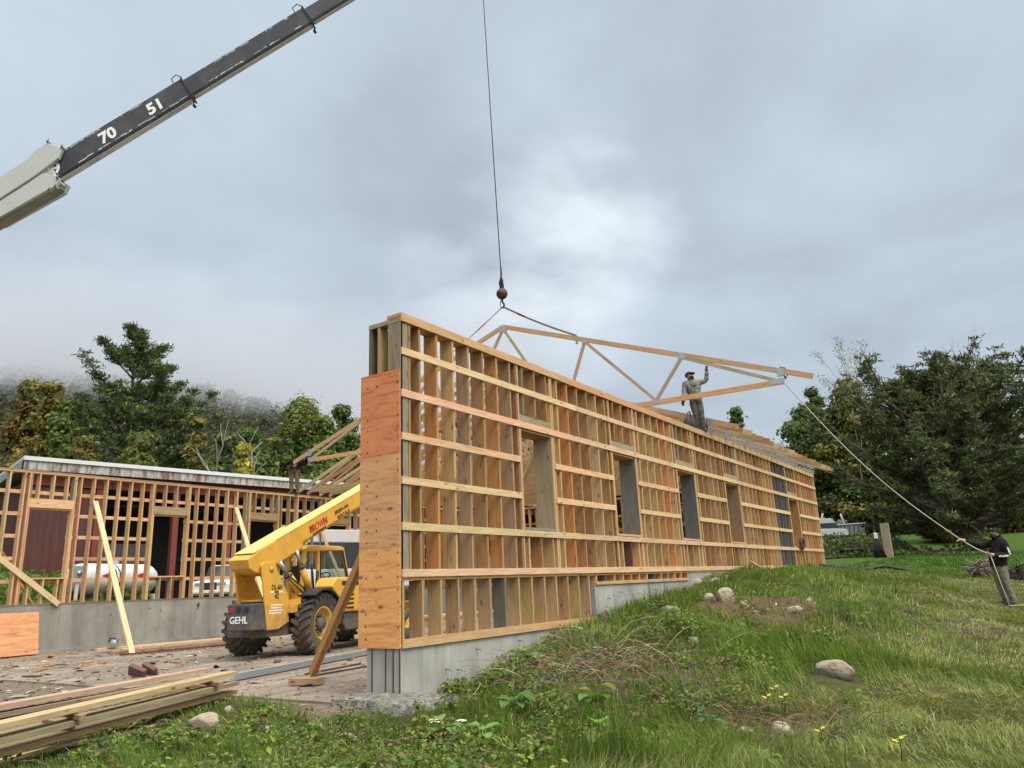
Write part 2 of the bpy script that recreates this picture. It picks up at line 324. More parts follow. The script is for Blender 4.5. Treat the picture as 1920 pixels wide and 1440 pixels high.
def m_glass():
    m, t, b, o = newmat('cab_glass'); g = N(t, 'ShaderNodeBsdfGlossy'); g.inputs['Roughness'].default_value = .05; g.inputs[0].default_value = (.8, .9, .88, 1)
    tr = N(t, 'ShaderNodeBsdfTransparent'); tr.inputs[0].default_value = (.72, .80, .76, 1); fr = N(t, 'ShaderNodeFresnel'); fr.inputs[0].default_value = 1.5; ms = N(t, 'ShaderNodeMixShader')
    L(t, fr.outputs[0], ms.inputs[0]); L(t, tr.outputs[0], ms.inputs[1]); L(t, g.outputs[0], ms.inputs[2]); L(t, ms.outputs[0], o.inputs[0]); return m
GLASS = m_glass(); AUTOG = m_paint('dark_auto_glass', (.035, .045, .055), .06, .1, (.06, .07, .08))
def m_siding(name, col, rib=.25):
    m, t, b, o = newmat(name); ob = texco(t, 'Object'); sp = N(t, 'ShaderNodeSeparateXYZ'); L(t, ob, sp.inputs[0])
    w = math_(t, 'ABSOLUTE', math_(t, 'SUBTRACT', math_(t, 'FRACT', math_(t, 'DIVIDE', sp.outputs['Y'], rib)), .5))
    n = noise(t, .8, 6, ob, .65); n2 = noise(t, 1, 4, mapping(t, ob, (4, 4, .4)))
    c = mixc(t, ramp(t, n, [(.4, (0, 0, 0)), (.75, (.6, .6, .6))]), col, tuple(q*.5 for q in col)); c = mixc(t, ramp(t, n2, [(.5, (0, 0, 0)), (.75, (.5, .5, .5))]), c, (.10, .075, .07))
    c = mixc(t, math_(t, 'MULTIPLY', math_(t, 'GREATER_THAN', w, .44), .55), c, tuple(q*.3 for q in col))
    L(t, c, b.inputs['Base Color']); b.inputs['Roughness'].default_value = .65; bump(t, b, math_(t, 'SMOOTH_MIN', w, .4), .5, .03); return m
SIDE = m_siding('oxblood_siding', (.085, .024, .018)); ROOFW = m_paint('white_metal_roof', (.66, .68, .70), .4, .25, (.4, .4, .38)); SIDEG = m_siding('grey_panel', (.28, .30, .30), .3)
def m_fascia():
    m, t, b, o = newmat('peeling_fascia'); ob = texco(t, 'Object'); n = noise(t, 1, 6, mapping(t, ob, (6, 6, 1.2)), .65); g = noise(t, .12, 2, ob)
    f = math_(t, 'ADD', n, math_(t, 'MULTIPLY', math_(t, 'SUBTRACT', g, .5), .35))
    L(t, ramp(t, f, [(.40, (.46, .46, .42)), (.52, (.30, .28, .25)), (.60, (.17, .10, .09))]), b.inputs['Base Color']); b.inputs['Roughness'].default_value = .8; return m
FASC = m_fascia(); REDP = m_paint('barn_red_board', (.185, .040, .026), .7, .4, (.13, .05, .04), scale=1.5)
def m_ground():
    m, t, b, o = newmat('ground'); ob = texco(t, 'Object'); at_ = attr(t); sp = N(t, 'ShaderNodeSeparateColor'); L(t, at_, sp.inputs[0])
    n = noise(t, .7, 7, ob, .6); f = noise(t, 9, 6, ob, .65); ff = noise(t, 45, 4, ob, .7)
    grass = mixc(t, ramp(t, n, [(.35, (0, 0, 0)), (.65, (1, 1, 1))]), (.045, .062, .018), (.085, .088, .032)); grass = mixc(t, ramp(t, f, [(.4, (0, 0, 0)), (.7, (.7, .7, .7))]), grass, (.030, .034, .014))
    dirt = mixc(t, ramp(t, f, [(.35, (0, 0, 0)), (.65, (1, 1, 1))]), (.14, .11, .08), (.25, .21, .165)); dirt = mixc(t, ramp(t, ff, [(.45, (0, 0, 0)), (.7, (.7, .7, .7))]), dirt, (.09, .072, .055))
    soil = mixc(t, ramp(t, f, [(.35, (0, 0, 0)), (.65, (1, 1, 1))]), (.075, .048, .028), (.15, .105, .065))
    lawn = mixc(t, f, (.038, .075, .012), (.066, .11, .022))
    c = mixc(t, sp.outputs[0], dirt, grass); c = mixc(t, sp.outputs[1], c, soil); c = mixc(t, sp.outputs[2], c, lawn)
    L(t, c, b.inputs['Base Color']); b.inputs['Roughness'].default_value = .95; b.inputs['Specular IOR Level'].default_value = .1; bump(t, b, math_(t, 'ADD', f, math_(t, 'MULTIPLY', ff, .4)), .7, .05); return m
GROUND = m_ground()
def m_slab():
    m, t, b, o = newmat('dirty_slab'); ob = texco(t, 'Object'); n = noise(t, .55, 7, ob, .62, .6); f = noise(t, 7, 6, ob, .65); s = noise(t, 1, 5, mapping(t, ob, (4.5, .6, 1)), .6, .4)
    c = mixc(t, ramp(t, n, [(.36, (0, 0, 0)), (.62, (1, 1, 1))]), (.33, .275, .21), (.19, .15, .115)); c = mixc(t, ramp(t, s, [(.45, (0, 0, 0)), (.7, (.8, .8, .8))]), c, (.13, .105, .08)); c = mixc(t, ramp(t, f, [(.55, (0, 0, 0)), (.75, (.6, .6, .6))]), c, (.12, .10, .08))
    L(t, c, b.inputs['Base Color']); b.inputs['Roughness'].default_value = .9; bump(t, b, f, .4, .02); return m
SLAB = m_slab()
def m_rubble():
    m, t, b, o = newmat('broken_concrete'); ob = texco(t, 'Object'); n = noise(t, 9, 8, ob, .7, .5); v = N(t, 'ShaderNodeTexVoronoi'); v.inputs['Scale'].default_value = 14; L(t, ob, v.inputs['Vector'])
    c = mixc(t, ramp(t, n, [(.38, (0, 0, 0)), (.6, (1, 1, 1))]), (.10, .09, .075), (.30, .29, .265)); c = mixc(t, ramp(t, v.outputs['Distance'], [(.1, (.7, .7, .7)), (.3, (0, 0, 0))]), c, (.06, .05, .04)); L(t, c, b.inputs['Base Color']); b.inputs['Roughness'].default_value = .95; bump(t, b, n, 1.0, .06); return m
RUBBLE = m_rubble()
# ------------------------------------------------------------------ terrain
CP = [tuple(dist(t, x, y)) for (x, y, t) in [
    (960, 1440, 6.3), (300, 1440, 6.4), (640, 1400, 7.4), (1500, 1440, 5.8), (1900, 1440, 5.8), (1100, 1330, 8.2), (1100, 1250, 9.9), (1100, 1195, 11.6), (1000, 1290, 9.4), (1000, 1245, 10.6),
    (1250, 1180, 11.6), (1250, 1250, 9.6), (1330, 1130, 13.6), (1500, 1250, 9.5), (1500, 1140, 13.2), (1500, 1085, 20), (1400, 1080, 18), (1750, 1250, 10), (1750, 1150, 14.5), (1750, 1090, 22),
    (1885, 1134, 17.3), (1900, 1250, 10.5), (1650, 1070, 30), (1850, 1070, 32), (1700, 1042, 48), (1900, 1036, 55), (1860, 1000, 85), (1580, 1012, 75), (1900, 985, 110)]]
CP += [(0.1, -.4, -.60), (.15, 1.2, -.60), (.15, 3.0, -.36), (.15, 5.3, .02), (.15, 7.6, .22), (.15, 9.9, .47), (.15, 12.9, .80), (.15, 18, .86), (.15, 24.5, .90), (.4, 30, .98), (-1, -2, -.66), (-4, -2, -.66), (-8, -4, -.68),
       (-14, -3, -.65), (-20, -5, -.2), (-3, -6, -.85), (3, -9, -1), (8, -9, -1.0), (12, -5, -1.1), (14, 5, -.9), (18, 15, -.6), (10, -14, -1.2), (-10, -14, -.9), (-8, 27, .6), (-16, 27, .8),
       (-17, 2, .58), (-17, 10, .58), (-17, 20, .60), (-22, 4, 1.2), (-24, 5.5, 1.65), (-22, 9, .62), (-22, 16, .58), (-25, 11, .68), (-30, 0, 1.8), (-40, 10, 1.2), (-40, -5, 2), (-35, 25, 1.0), (-25, 30, .8),
       (-60, 0, 3), (-60, 40, 3), (-20, 60, 2.2), (10, 80, 3.6), (45, 60, 2.6), (40, 20, .2), (40, -20, -1), (-30, -20, 0), (0, -40, -1.5), (-40, -40, 0), (0, 120, 6), (-90, 60, 5), (70, 100, 6), (-100, 120, 8), (100, 0, 2)]
CP = np.array(CP)
def _tps_fit(P, lam=.02):
    n = len(P); d = np.hypot(P[:, None, 0]-P[None, :, 0], P[:, None, 1]-P[None, :, 1])/20; K = np.where(d > 0, d*d*np.log(d+1e-12), 0)+lam*np.eye(n)*.05
    A = np.zeros((n+3, n+3)); A[:n, :n] = K; A[:n, n] = 1; A[:n, n+1:] = P[:, :2]/20; A[n:, :n] = A[:n, n:].T
    return np.linalg.solve(A, np.concatenate([P[:, 2], [0, 0, 0]]))
TW = _tps_fit(CP)
def terr0(X, Y):
    X = np.asarray(X, float); Y = np.asarray(Y, float); sh = X.shape; x = X.ravel(); y = Y.ravel(); z = np.empty_like(x)
    for i in range(0, len(x), 20000):
        a = x[i:i+20000]; b = y[i:i+20000]; d = np.hypot(a[:, None]-CP[None, :, 0], b[:, None]-CP[None, :, 1])/20
        z[i:i+20000] = (np.where(d > 0, d*d*np.log(d+1e-12), 0))@TW[:-3]+TW[-3]+TW[-2]*a/20+TW[-1]*b/20
    r = np.hypot(x, y); z = z*(1-sstep(80, 135, r))+6.0*sstep(80, 135, r)
    return z.reshape(sh)
def terr(X, Y):
    X = np.asarray(X, float); Y = np.asarray(Y, float); z = terr0(X, Y)
    near = 1-sstep(30, 60, np.hypot(X, Y))
    z = z+near*((fbm(X*1.3, Y*1.3, 3, 3)-.5)*.20+(fbm(X*.45, Y*.45, 2, 4)-.5)*.30*sstep(2.5, 5, X)+(fbm(X*4, Y*4, 2, 8)-.5)*.07)*sstep(-1.5, 1.0, X+1.0*(Y < -1))
    inb = (X < -.3)*(X > -16.5)*(Y < 24.45); w = sstep(-2.2, -.9, Y)*inb
    return z*(1-w)+(-.63)*w
def terr1(x, y): return float(terr(np.array([x]), np.array([y]))[0])
def ground_at(x, y, t0=4.5, t1=160):
    """where the line of sight through (x, y) meets the ground"""
    t = np.concatenate([np.arange(t0, 30, .05), np.arange(30, t1, .5)]); P = CAM[None]+t[:, None]*ray(x, y)[None]; h = P[:, 2]-terr(P[:, 0], P[:, 1]); k = np.argmax(h < 0)
    return P[k] if h.min() < 0 else P[-1]
def dirtmask(X, Y):
    n = (fbm(X*.9, Y*.9, 4, 5)-.5)*1.6; n2 = (fbm(X*3, Y*3, 3, 15)-.5)*.8
    a = sstep(.35, -.25, X+n2*.3)*sstep(-1.35, -.75, Y+n*.5); b = sstep(-3.0, -4.0, X+n*.6)*sstep(-5, -3.5, Y+n); far = sstep(-17.5, -18.5, X)
    return np.clip(np.maximum(a, b)*(1-far)+far*.55*(Y > 8.5)*(1-sstep(18, 26, Y)), 0, 1)
def soilmask(X, Y):
    n = (fbm(X*1.6, Y*1.6, 3, 9)-.5)*1.4
    return np.clip(sstep(1.25, .55, np.hypot((X-SOIL[0])/1.35, (Y-SOIL[1])/1.9)+n*.5)+sstep(1.2, .5, np.hypot((X-BRAM[0])/1.2, (Y-BRAM[1])/1.0)+n*.5)*.9+sstep(.9, .4, np.hypot((X-BRAM2[0])/.8, (Y-BRAM2[1])/.6)+n*.4)*.8, 0, 1)
SOIL = ground_at(1440, 1132); BRAM = ground_at(1100, 1262); BRAM2 = ground_at(1440, 1362)
def lawnmask(X, Y): return sstep(26, 34, np.hypot(X-CAM[0], Y-CAM[1]))*sstep(-12, -6, X)
def axis(lo, hi, step, far):
    a = np.arange(lo, hi+step*.5, step); g = []; d = step; p = hi
    while p < far: d *= 1.14; p += d; g.append(p)
    h = []; d = step; p = lo
    while p > -far: d *= 1.14; p -= d; h.append(p)
    return np.concatenate([h[::-1], a, g])
gx = axis(-24, 20, .2, 2200); gy = axis(-12, 34, .2, 2200)
GX, GY = np.meshgrid(gx, gy, indexing='ij'); GZ = terr(GX, GY); nx, ny = GX.shape
idx = np.arange(nx*ny).reshape(nx, ny); gf = np.stack([idx[:-1, :-1], idx[1:, :-1], idx[1:, 1:], idx[:-1, 1:]], -1).reshape(-1, 4)
gcol_ = np.stack([1-dirtmask(GX, GY), soilmask(GX, GY), lawnmask(GX, GY)], -1).reshape(-1, 3)
g = np_mesh('ground', np.stack([GX, GY, GZ], -1).reshape(-1, 3), gf, GROUND, gcol_, smooth=True); tag(g, kind='structure')

STONES = [(1362, 1128, .20), (1330, 1126, .12), (1256, 1152, .22), (1490, 1147, .15), (1568, 1268, .30), (1466, 1386, .18), (1400, 1380, .12), (384, 1362, .24), (650, 1386, .15), (1300, 1095, .22)]
def stoneclear(X, Y):
    k = np.ones_like(X)
    for px, py, r in STONES:
        p = ground_at(px, py); d_ = unit(CAM[:2]-p[:2]); k *= np.hypot(X-p[0]-d_[0]*r*.8, Y-p[1]-d_[1]*r*.8) > r*1.15
    return k
def footclear(X, Y): return sstep(.55, .3, np.maximum(np.abs(X+.05)-.55, np.abs(Y+.25)-.45))
# ------------------------------------------------------------------ grass: blades as one object
def blades(name, P, h, w, col, lean, leandir, mat=BLADE):
    n = len(P); az = RNG.uniform(0, 2*np.pi, n); side = np.stack([np.cos(az), np.sin(az), np.zeros(n)], -1)*w[:, None]*.5
    ld = np.stack([np.cos(leandir), np.sin(leandir), np.zeros(n)], -1); up = np.array([0, 0, 1.])
    p1 = P+up*(h*.55*np.sqrt(1-np.clip(lean, 0, .95)**2*.5))[:, None]+ld*(h*lean*.30)[:, None]; p2 = P+up*(h*np.sqrt(1-np.clip(lean, 0, .97)**2)*.95)[:, None]+ld*(h*lean*.95)[:, None]
    v = np.stack([P-side, P+side, p1+side*.75, p1-side*.75, p2+side*.1, p2-side*.1], 1).reshape(-1, 3)
    b = np.arange(n)[:, None]*6; f = np.concatenate([b+np.array([[0, 1, 2, 3]]), b+np.array([[3, 2, 4, 5]])], 0)
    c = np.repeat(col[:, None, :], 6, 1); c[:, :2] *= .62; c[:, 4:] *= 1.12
    return np_mesh(name, v, f, mat, c.reshape(-1, 3))
def pick(n, r0, r1, a0, a1, p=1.0):
    az = YAW+np.radians(RNG.uniform(a0, a1, n)); r = r0*(r1/r0)**(RNG.uniform(0, 1, n)**p)
    return CAM[0]-np.sin(az)*r, CAM[1]+np.cos(az)*r, r
X, Y, R = pick(640000, 3.6, 60, -46, 44, .72)
gm = (1-dirtmask(X, Y)*.97)*(1-soilmask(X, Y)*.97)*(1-footclear(X, Y))*stoneclear(X, Y); cl = fbm(X*1.1, Y*1.1, 3, 21); cl2 = fbm(X*3.3, Y*3.3, 3, 22)
hidden = ((X < -.1)*(X > -16.7)*(Y > -.3)*(Y < 24.7)).astype(bool)
keep = (RNG.uniform(0, 1, len(X)) < gm*(.35+1.0*sstep(.3, .62, cl2)))*(~hidden)*(X > -30-200*(Y > 25))
X, Y, R, cl, cl2 = X[keep], Y[keep], R[keep], cl[keep], cl2[keep]
dry = 1.0*sstep(3.6, 7.6, X+(fbm(X*.6, Y*.6, 3, 31)-.5)*6)*(1-sstep(26, 34, R)); dry = np.clip(dry+.9*sstep(-1.5, -4, X)*(Y < 1)*.8+sstep(.60, .78, fbm(X*.8, Y*.8, 3, 33))*.55, 0, 1)
lush = sstep(.48, .66, fbm(X*.5+3, Y*.5, 3, 35))
h = (.055+.12*cl2+.12*lush*(1-dry))*(1+.35*RNG.standard_normal(len(X))).clip(.4, 1.8); h *= (1-.38*dry)*np.where(R > 26, .7, 1)*(.55+.45*sstep(-1.0, 1.2, X)); tuft = sstep(.62, .75, cl2)*sstep(.5, .65, cl); h *= 1+.9*tuft
u = RNG.uniform(0, 1, (len(X), 1)); gcA = np.array([.046, .095, .013])*(1-u)+np.array([.118, .165, .028])*u; gcD = np.array([.27, .235, .10])*(1-u)+np.array([.155, .155, .05])*u; gcB = np.array([.050, .105, .022])
dm = np.clip(dry*.75+RNG.uniform(-.25, .25, len(X)), 0, 1)[:, None]; gc = gcA*(1-dm)+gcD*dm; gc = gc*(1-.35*tuft[:, None])+gcB*.35*tuft[:, None]
straw = RNG.uniform(0, 1, len(X)) < (.03+.08*dry+.12*sstep(.5, .7, fbm(X*.9+9, Y*.9, 3, 36))); gc[straw] = np.array([.34, .28, .15])*RNG.uniform(.6, 1.1, (straw.sum(), 1))
farlawn = sstep(26, 34, R)[:, None]; gc = gc*(1-farlawn)+(np.array([.055, .105, .016])*(.75+.5*u))*farlawn
lean = np.clip(.42+.5*dry+.25*RNG.standard_normal(len(X)), .05, .96); ldir = (fbm(X*.35, Y*.35, 2, 41)*4*np.pi)+RNG.normal(0, .7, len(X))
w = np.maximum(.0058, R*.0010)*RNG.uniform(.7, 1.3, len(X))
Z = terr(X, Y)-.015
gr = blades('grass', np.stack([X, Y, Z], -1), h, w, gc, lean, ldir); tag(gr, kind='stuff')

# ------------------------------------------------------------------ low weeds: small leaves, one object
def leafquads(P, nrm, size, col, asp=1.6, name='leaves', mat=LEAF, parent=None):
    """pointed leaves: two triangles folded along the midrib"""
    n = len(P); nrm = nrm/np.linalg.norm(nrm, axis=1, keepdims=True); r = RNG.standard_normal((n, 3)); a = r-nrm*(r*nrm).sum(1, keepdims=True); a /= np.linalg.norm(a, axis=1, keepdims=True); b = np.cross(nrm, a)
    s = size[:, None]; v = np.stack([P-a*s*asp*.5, P+b*s*.5+nrm*s*.12, P+a*s*asp*.5, P-b*s*.5+nrm*s*.12], 1).reshape(-1, 3); k = np.arange(n)[:, None]*4
    f = np.concatenate([k+np.array([[0, 1, 2]]), k+np.array([[0, 2, 3]])], 0); c = np.repeat(col[:, None, :], 4, 1).reshape(-1, 3)
    return np_mesh(name, v, f, mat, c, parent)
X, Y, R = pick(15000, 3.8, 16, -34, 40, .6)
wm = (sstep(5.4, 3.2, X+(fbm(X*.8, Y*.8, 3, 51)-.5)*4)*sstep(.46-.07*sstep(3.4, 2.4, X)*sstep(.0, .6, X), .64-.1*sstep(3.4, 2.4, X)*sstep(.0, .6, X), fbm(X*1.4, Y*1.4, 3, 52)))*(1-dirtmask(X, Y))*(1-.55*soilmask(X, Y))*(1-footclear(X, Y))*~((X < .05)*(Y > -1.0))*sstep(-4.5, -1.5, X)
k = RNG.uniform(0, 1, len(X)) < wm; X, Y, R = X[k], Y[k], R[k]; m = 20
pl_h = RNG.uniform(.05, .34, len(X))*(.4+fbm(X*2, Y*2, 2, 53))*(.45+.55*sstep(-.5, 1.5, X)); tz = np.repeat(pl_h, m)*RNG.uniform(.15, 1, len(X)*m); rr = np.repeat(pl_h, m)*RNG.uniform(.1, .55, len(X)*m); aa = RNG.uniform(0, 2*np.pi, len(X)*m)
px, py = np.repeat(X, m)+np.cos(aa)*rr, np.repeat(Y, m)+np.sin(aa)*rr; P = np.stack([px, py, np.repeat(terr(X, Y), m)+tz], -1)
hue = np.repeat(RNG.uniform(0, 1, (len(X), 1)), m, 0); wc = (np.array([.034, .062, .020])*(1-hue)+np.array([.115, .155, .028])*hue)*RNG.uniform(.6, 1.3, (len(P), 1)); br_ = np.repeat(RNG.uniform(0, 1, len(X)) < .12, m); wc[br_] = np.array([.11, .075, .035])*RNG.uniform(.6, 1.3, (br_.sum(), 1)); bl = RNG.uniform(0, 1, len(P)) < .05; wc[bl] = np.array([.17, .14, .04])
wd = leafquads(P, np.stack([np.cos(aa)*.7, np.sin(aa)*.7, np.ones(len(P))], -1)+RNG.normal(0, .35, (len(P), 3)), np.repeat(.010*np.exp(RNG.uniform(0, 1.35, len(X))), m)*RNG.uniform(.7, 1.3, len(P)), wc, 1.9, 'weeds'); tag(wd, kind='stuff')
# dead stalks and brambles on the mound, one object
mb = MB()
def stalks(cx, cy, sx, sy, n, hmax, r=.004, cols=((.16, .115, .075), (.25, .20, .13), (.09, .065, .045), (.20, .12, .08))):
    for i in range(n):
        x = random.gauss(cx, sx); y = random.gauss(cy, sy)
        if x < .15 and y > -.3: continue
        z = terr1(x, y); a = random.uniform(0, 6.28); l = random.uniform(.25, 1)*hmax; up = random.uniform(.08, .75); p = V(x, y, z); d = V(math.cos(a), math.sin(a), 0); c = random.choice(cols)
        k_ = [p+d*l*q+V(random.gauss(0, .02), random.gauss(0, .02), l*up*(1.9*q-1.25*q*q)) for q in (0, .18, .36, .55, .75, 1.0)]; rr_ = r*random.choice((.5, .7, .8, 1.1)); mb.tube(k_, [rr_*1.3, rr_*1.15, rr_, rr_*.85, rr_*.6, rr_*.35], 3, tuple(q*random.uniform(.7, 1.2) for q in c), caps=False)
stalks(BRAM[0], BRAM[1], .75, .60, 520, .8, .0052, ((.22, .165, .11), (.34, .28, .19), (.10, .07, .05), (.24, .14, .085))); stalks(BRAM2[0], BRAM2[1], .6, .4, 260, .5, .0045); q = ground_at(860, 1425); stalks(q[0], q[1], .5, .3, 110, .45); q = ground_at(1220, 1300); stalks(q[0], q[1], .6, .45, 130, .6)
q = ground_at(930, 1215); stalks(q[0]+.25, q[1], .35, .5, 60, .8); q = ground_at(1560, 1240); stalks(q[0], q[1], .9, .7, 40, .5); q = ground_at(230, 1400); stalks(q[0], q[1], .8, .5, 70, .4, cols=((.3, .25, .15), (.36, .31, .2)))
tag(mb.build('brambles', STALK), kind='stuff')

# ------------------------------------------------------------------ single plants
def broadleaf(px, py, n, size, col, label, hgt=.22):
    p = ground_at(px, py); rt = empty('broadleaf_plant', p, 0, label, 'plant', 'broad-leaved plants on the grassy bank')
    for i in range(n):
        a = i*2.4+random.uniform(-.3, .3); tilt = random.uniform(.25, .9); l = size*random.uniform(.75, 1.15); st = hgt*random.uniform(.4, 1.1); d = V(math.cos(a), math.sin(a), 0); s = V(-d[1], d[0], 0); mb = MB(); nseg = 6; rows = []
        c = tuple(q*random.uniform(.75, 1.2) for q in col); base = d*.04+V(0, 0, st)
        for k in range(nseg+1):
            t = k/nseg; wv = l*.40*math.sin(math.pi*min(1, t*.93+.07))**.75*(1-.25*t); droop = math.sin(t*1.9)*tilt*.5
            ctr = base+d*l*t+V(0, 0, l*(droop*.55-.28*t*t)); wob = .03*l*math.sin(k*2.1+i)
            rows.append((ctr-s*wv+V(0, 0, wv*.28+wob), ctr-s*wv*.5+V(0, 0, wv*.12), ctr, ctr+s*wv*.5+V(0, 0, wv*.12), ctr+s*wv+V(0, 0, wv*.28-wob)))
        vs = [q for r in rows for q in r]; mb.add(vs, [(k*5+j, k*5+j+1, k*5+j+6, k*5+j+5) for k in range(nseg) for j in range(4)], None, c, 0, True)
        mb.tube([V(0, 0, 0), base*.6+V(0, 0, .02), base], .006, 4, (.10, .13, .04), 0); mb.build('leaf', LEAF, rt)
broadleaf(985, 1255, 8, .26, (.10, .19, .045), 'pale green broad-leaved plant high on the bank beside the concrete')
broadleaf(960, 1345, 7, .26, (.055, .115, .03), 'dark blue-green broad-leaved plant low on the bank, left of the brambles')
broadleaf(1115, 1328, 8, .22, (.085, .14, .025), 'yellow-green broad-leaved plant just below the brambles')
broadleaf(1130, 1405, 5, .24, (.09, .18, .035), 'plant with one very large round leaf in the grass near the front')
broadleaf(830, 1398, 6, .20, (.11, .18, .06), 'light green low plant near the front edge, left of the bank')
broadleaf(1440, 1438, 9, .10, (.085, .15, .022), 'bright lime-green plant at the very front of the grass', .10)
broadleaf(905, 1412, 6, .18, (.10, .15, .04), 'olive broad-leaved plant beside dry stalks at the front')
broadleaf(1330, 1372, 10, .12, (.05, .10, .03), 'dark leafy plant left of the two pale stones in front', .22)
def umbel(px, py, h, label, n=2):
    p = ground_at(px, py); rt = empty('white_wildflower', p, random.uniform(0, 6), label, 'wildflower', 'white umbel flowers along the bank')
    for i in range(n):
        tip = V(random.uniform(-.12, .12)*h*1.5, random.uniform(-.12, .12)*h*1.5, h*random.uniform(.75, 1)); MB().tube([V(0, 0, 0), tip*.5+V(.015, 0, 0), tip], [.005, .004, .003], 4, (.10, .14, .05)).build('stem', LEAF, rt)
        mb = MB()
        for k in range(26):
            r_ = .055*math.sqrt(random.random()); a = random.uniform(0, 6.28); c = tip+V(math.cos(a)*r_, math.sin(a)*r_, .025-r_*.2); s = random.uniform(.007, .013)
            mb.add([c+V(-s, 0, 0), c+V(0, -s, .003), c+V(s, 0, 0), c+V(0, s, .003)], [(0, 1, 2, 3)], None, (.62, .63, .55)); mb.tube([tip-V(0, 0, .03), c], .0012, 3, (.12, .16, .06), caps=False)
        mb.build('flower_head', LEAF, rt)
for px, py, hh, lb in [(772, 1300, .14, 'white umbel flower in front of the concrete corner'), (818, 1292, .2, 'white umbel flower against the pale concrete, a little right of the corner'), (960, 1225, .55, 'tall white umbel flower beside the top of the bank and bottom plate'), (985, 1215, .5, 'white umbel flower in front of the lower studs'),
                       (1085, 1205, .25, 'low white umbel flower on top of the bank'), (1175, 1135, .35, 'white umbel flower in front of the pale concrete panel'), (1215, 1130, .4, 'white umbel flower right of another in front of the concrete panel'), (810, 1385, .18, 'cluster of white umbel flowers in the grass at the front'), (865, 1378, .15, 'small white umbel flower in weeds at the front')]:
    umbel(px, py, hh, lb)
def sapling(px, py, h, label):
    p = ground_at(px, py); rt = empty('sapling', p, 0, label, 'sapling', 'yellow-leaved saplings in the grass')
    MB().tube([V(0, 0, 0), V(.02, 0, h*.5), V(.01, .02, h)], [.005, .004, .003], 4, (.05, .035, .025)).build('stem', STALK, rt)
    for i in range(5):
        a = i*1.3; c = V(.01, .02, h-.02*i); d = V(math.cos(a), math.sin(a), .25); s = V(-d[1], d[0], 0); l = .075; mb = MB()
        prof = [(0, 0), (.25, .28), (.35, .12), (.6, .38), (.66, .14), (1, 0), (.66, -.14), (.6, -.38), (.35, -.12), (.25, -.28)]
        mb.add([c+d*l*x+s*l*y for x, y in prof], [tuple(range(10))], None, (.36, .34, .045)); mb.build('leaf', LEAF, rt)
for px, py, hh, lb in [(1440, 1346, .22, 'sapling with bright yellow leaves behind the pale stones'), (1472, 1350, .24, 'largest yellow-leaved sapling above the pale stone'), (1452, 1312, .14, 'small yellow-green sapling in grass above the pale stones'), (1538, 1392, .12, 'tiny yellow sapling right of the pale stones'), (1825, 1150, .25, 'yellow-leaved sapling in the dry field'), (1690, 1435, .2, 'lime sapling at the front right edge of the grass')]:
    sapling(px, py, hh, lb)

# ------------------------------------------------------------------ stones
def stone(px, py, sx, sy, sz, label, rz=0, seed=1, sink=.35, mat=ROCK, cat='stone', name='stone', group='stones in the grass'):
    p = ground_at(px, py); bm = bmesh.new(); bmesh.ops.create_icosphere(bm, subdivisions=3, radius=1); rn = random.Random(seed); cuts = [Vector((rn.gauss(0, 1), rn.gauss(0, 1), rn.gauss(0, .8))).normalized() for _ in range(9)]; lim = [rn.uniform(.62, .9) for _ in cuts]
    for v in bm.verts:
        for c, l in zip(cuts, lim):
            d = v.co.dot(c)
            if d > l: v.co -= c*(d-l)*.85
        v.co += v.co*(float(vnoise(np.array([v.co.x*3+seed]), np.array([v.co.y*3+v.co.z*2]), seed)[0])-.5)*.14
        v.co = Vector((v.co.x*sx, v.co.y*sy, v.co.z*sz))
    me = bpy.data.meshes.new(name); bm.to_mesh(me); bm.free(); me.materials.append(mat); o = bpy.data.objects.new(name, me); COL.objects.link(o); o.location = (p[0], p[1], p[2]+sz*(1-2*sink)*.8); o.rotation_euler = (0, 0, rz)
    for q in me.polygons: q.use_smooth = False
    b = o.modifiers.new('bevel', 'BEVEL'); b.width = .006
    return tag(o, label, cat, group)
stone(1362, 1128, .20, .16, .20, 'tallest pale peaked stone beside the bare soil', .3, 2); stone(1330, 1126, .11, .10, .11, 'small round stone just left of the peaked stone', 0, 3); stone(1256, 1152, .21, .14, .12, 'tan rounded stone at the crest of the bank', .5, 4); stone(1238, 1157, .07, .06, .05, 'small tan stone touching the rounded one on the bank', .5, 14)
stone(1490, 1147, .14, .12, .09, 'yellowish stone on the right end of the bare soil', 0, 5); stone(1568, 1268, .11, .36, .16, 'long grey stone half buried in the grass', rad(62), 6, .3); stone(1466, 1384, .13, .11, .12, 'larger cream stone of the pair near the front', 0, 7); stone(1400, 1378, .08, .07, .07, 'smaller stone left of the cream one near the front', 0, 8)
stone(384, 1362, .20, .15, .12, 'rounded pale boulder beside the end of the lumber pile', .4, 9); stone(296, 1385, .07, .05, .04, 'small pale stone in dry grass below the lumber pile', 0, 10); stone(650, 1386, .14, .08, .05, 'flat stone in the grass below the concrete corner', .2, 11); stone(430, 1335, .08, .07, .06, 'small stone behind the rounded pale boulder', 0, 12)
stone(1300, 1205, .16, .05, .07, 'slab of grey stone on the slope right of the brambles', rad(-40), 13); stone(1040, 1232, .06, .05, .04, 'small whitish stone at the top of the brambles', 0, 15); stone(1300, 1095, .22, .14, .12, 'jumble of grey rock at the end of the concrete step', .2, 16, .3); stone(1340, 1092, .13, .10, .09, 'brown rock leaning by the foundation step', .2, 17, .3)
rn_ = random.Random(8)
for k in range(11): stone(int(1385+rn_.uniform(0, 140)), int(1105+rn_.uniform(0, 45)), rn_.uniform(.03, .07), rn_.uniform(.03, .06), rn_.uniform(.025, .05), 'small stone strewn over the bare soil patch on the bank', rn_.uniform(0, 3), 30+k, .4, group='small stones on the bare soil')
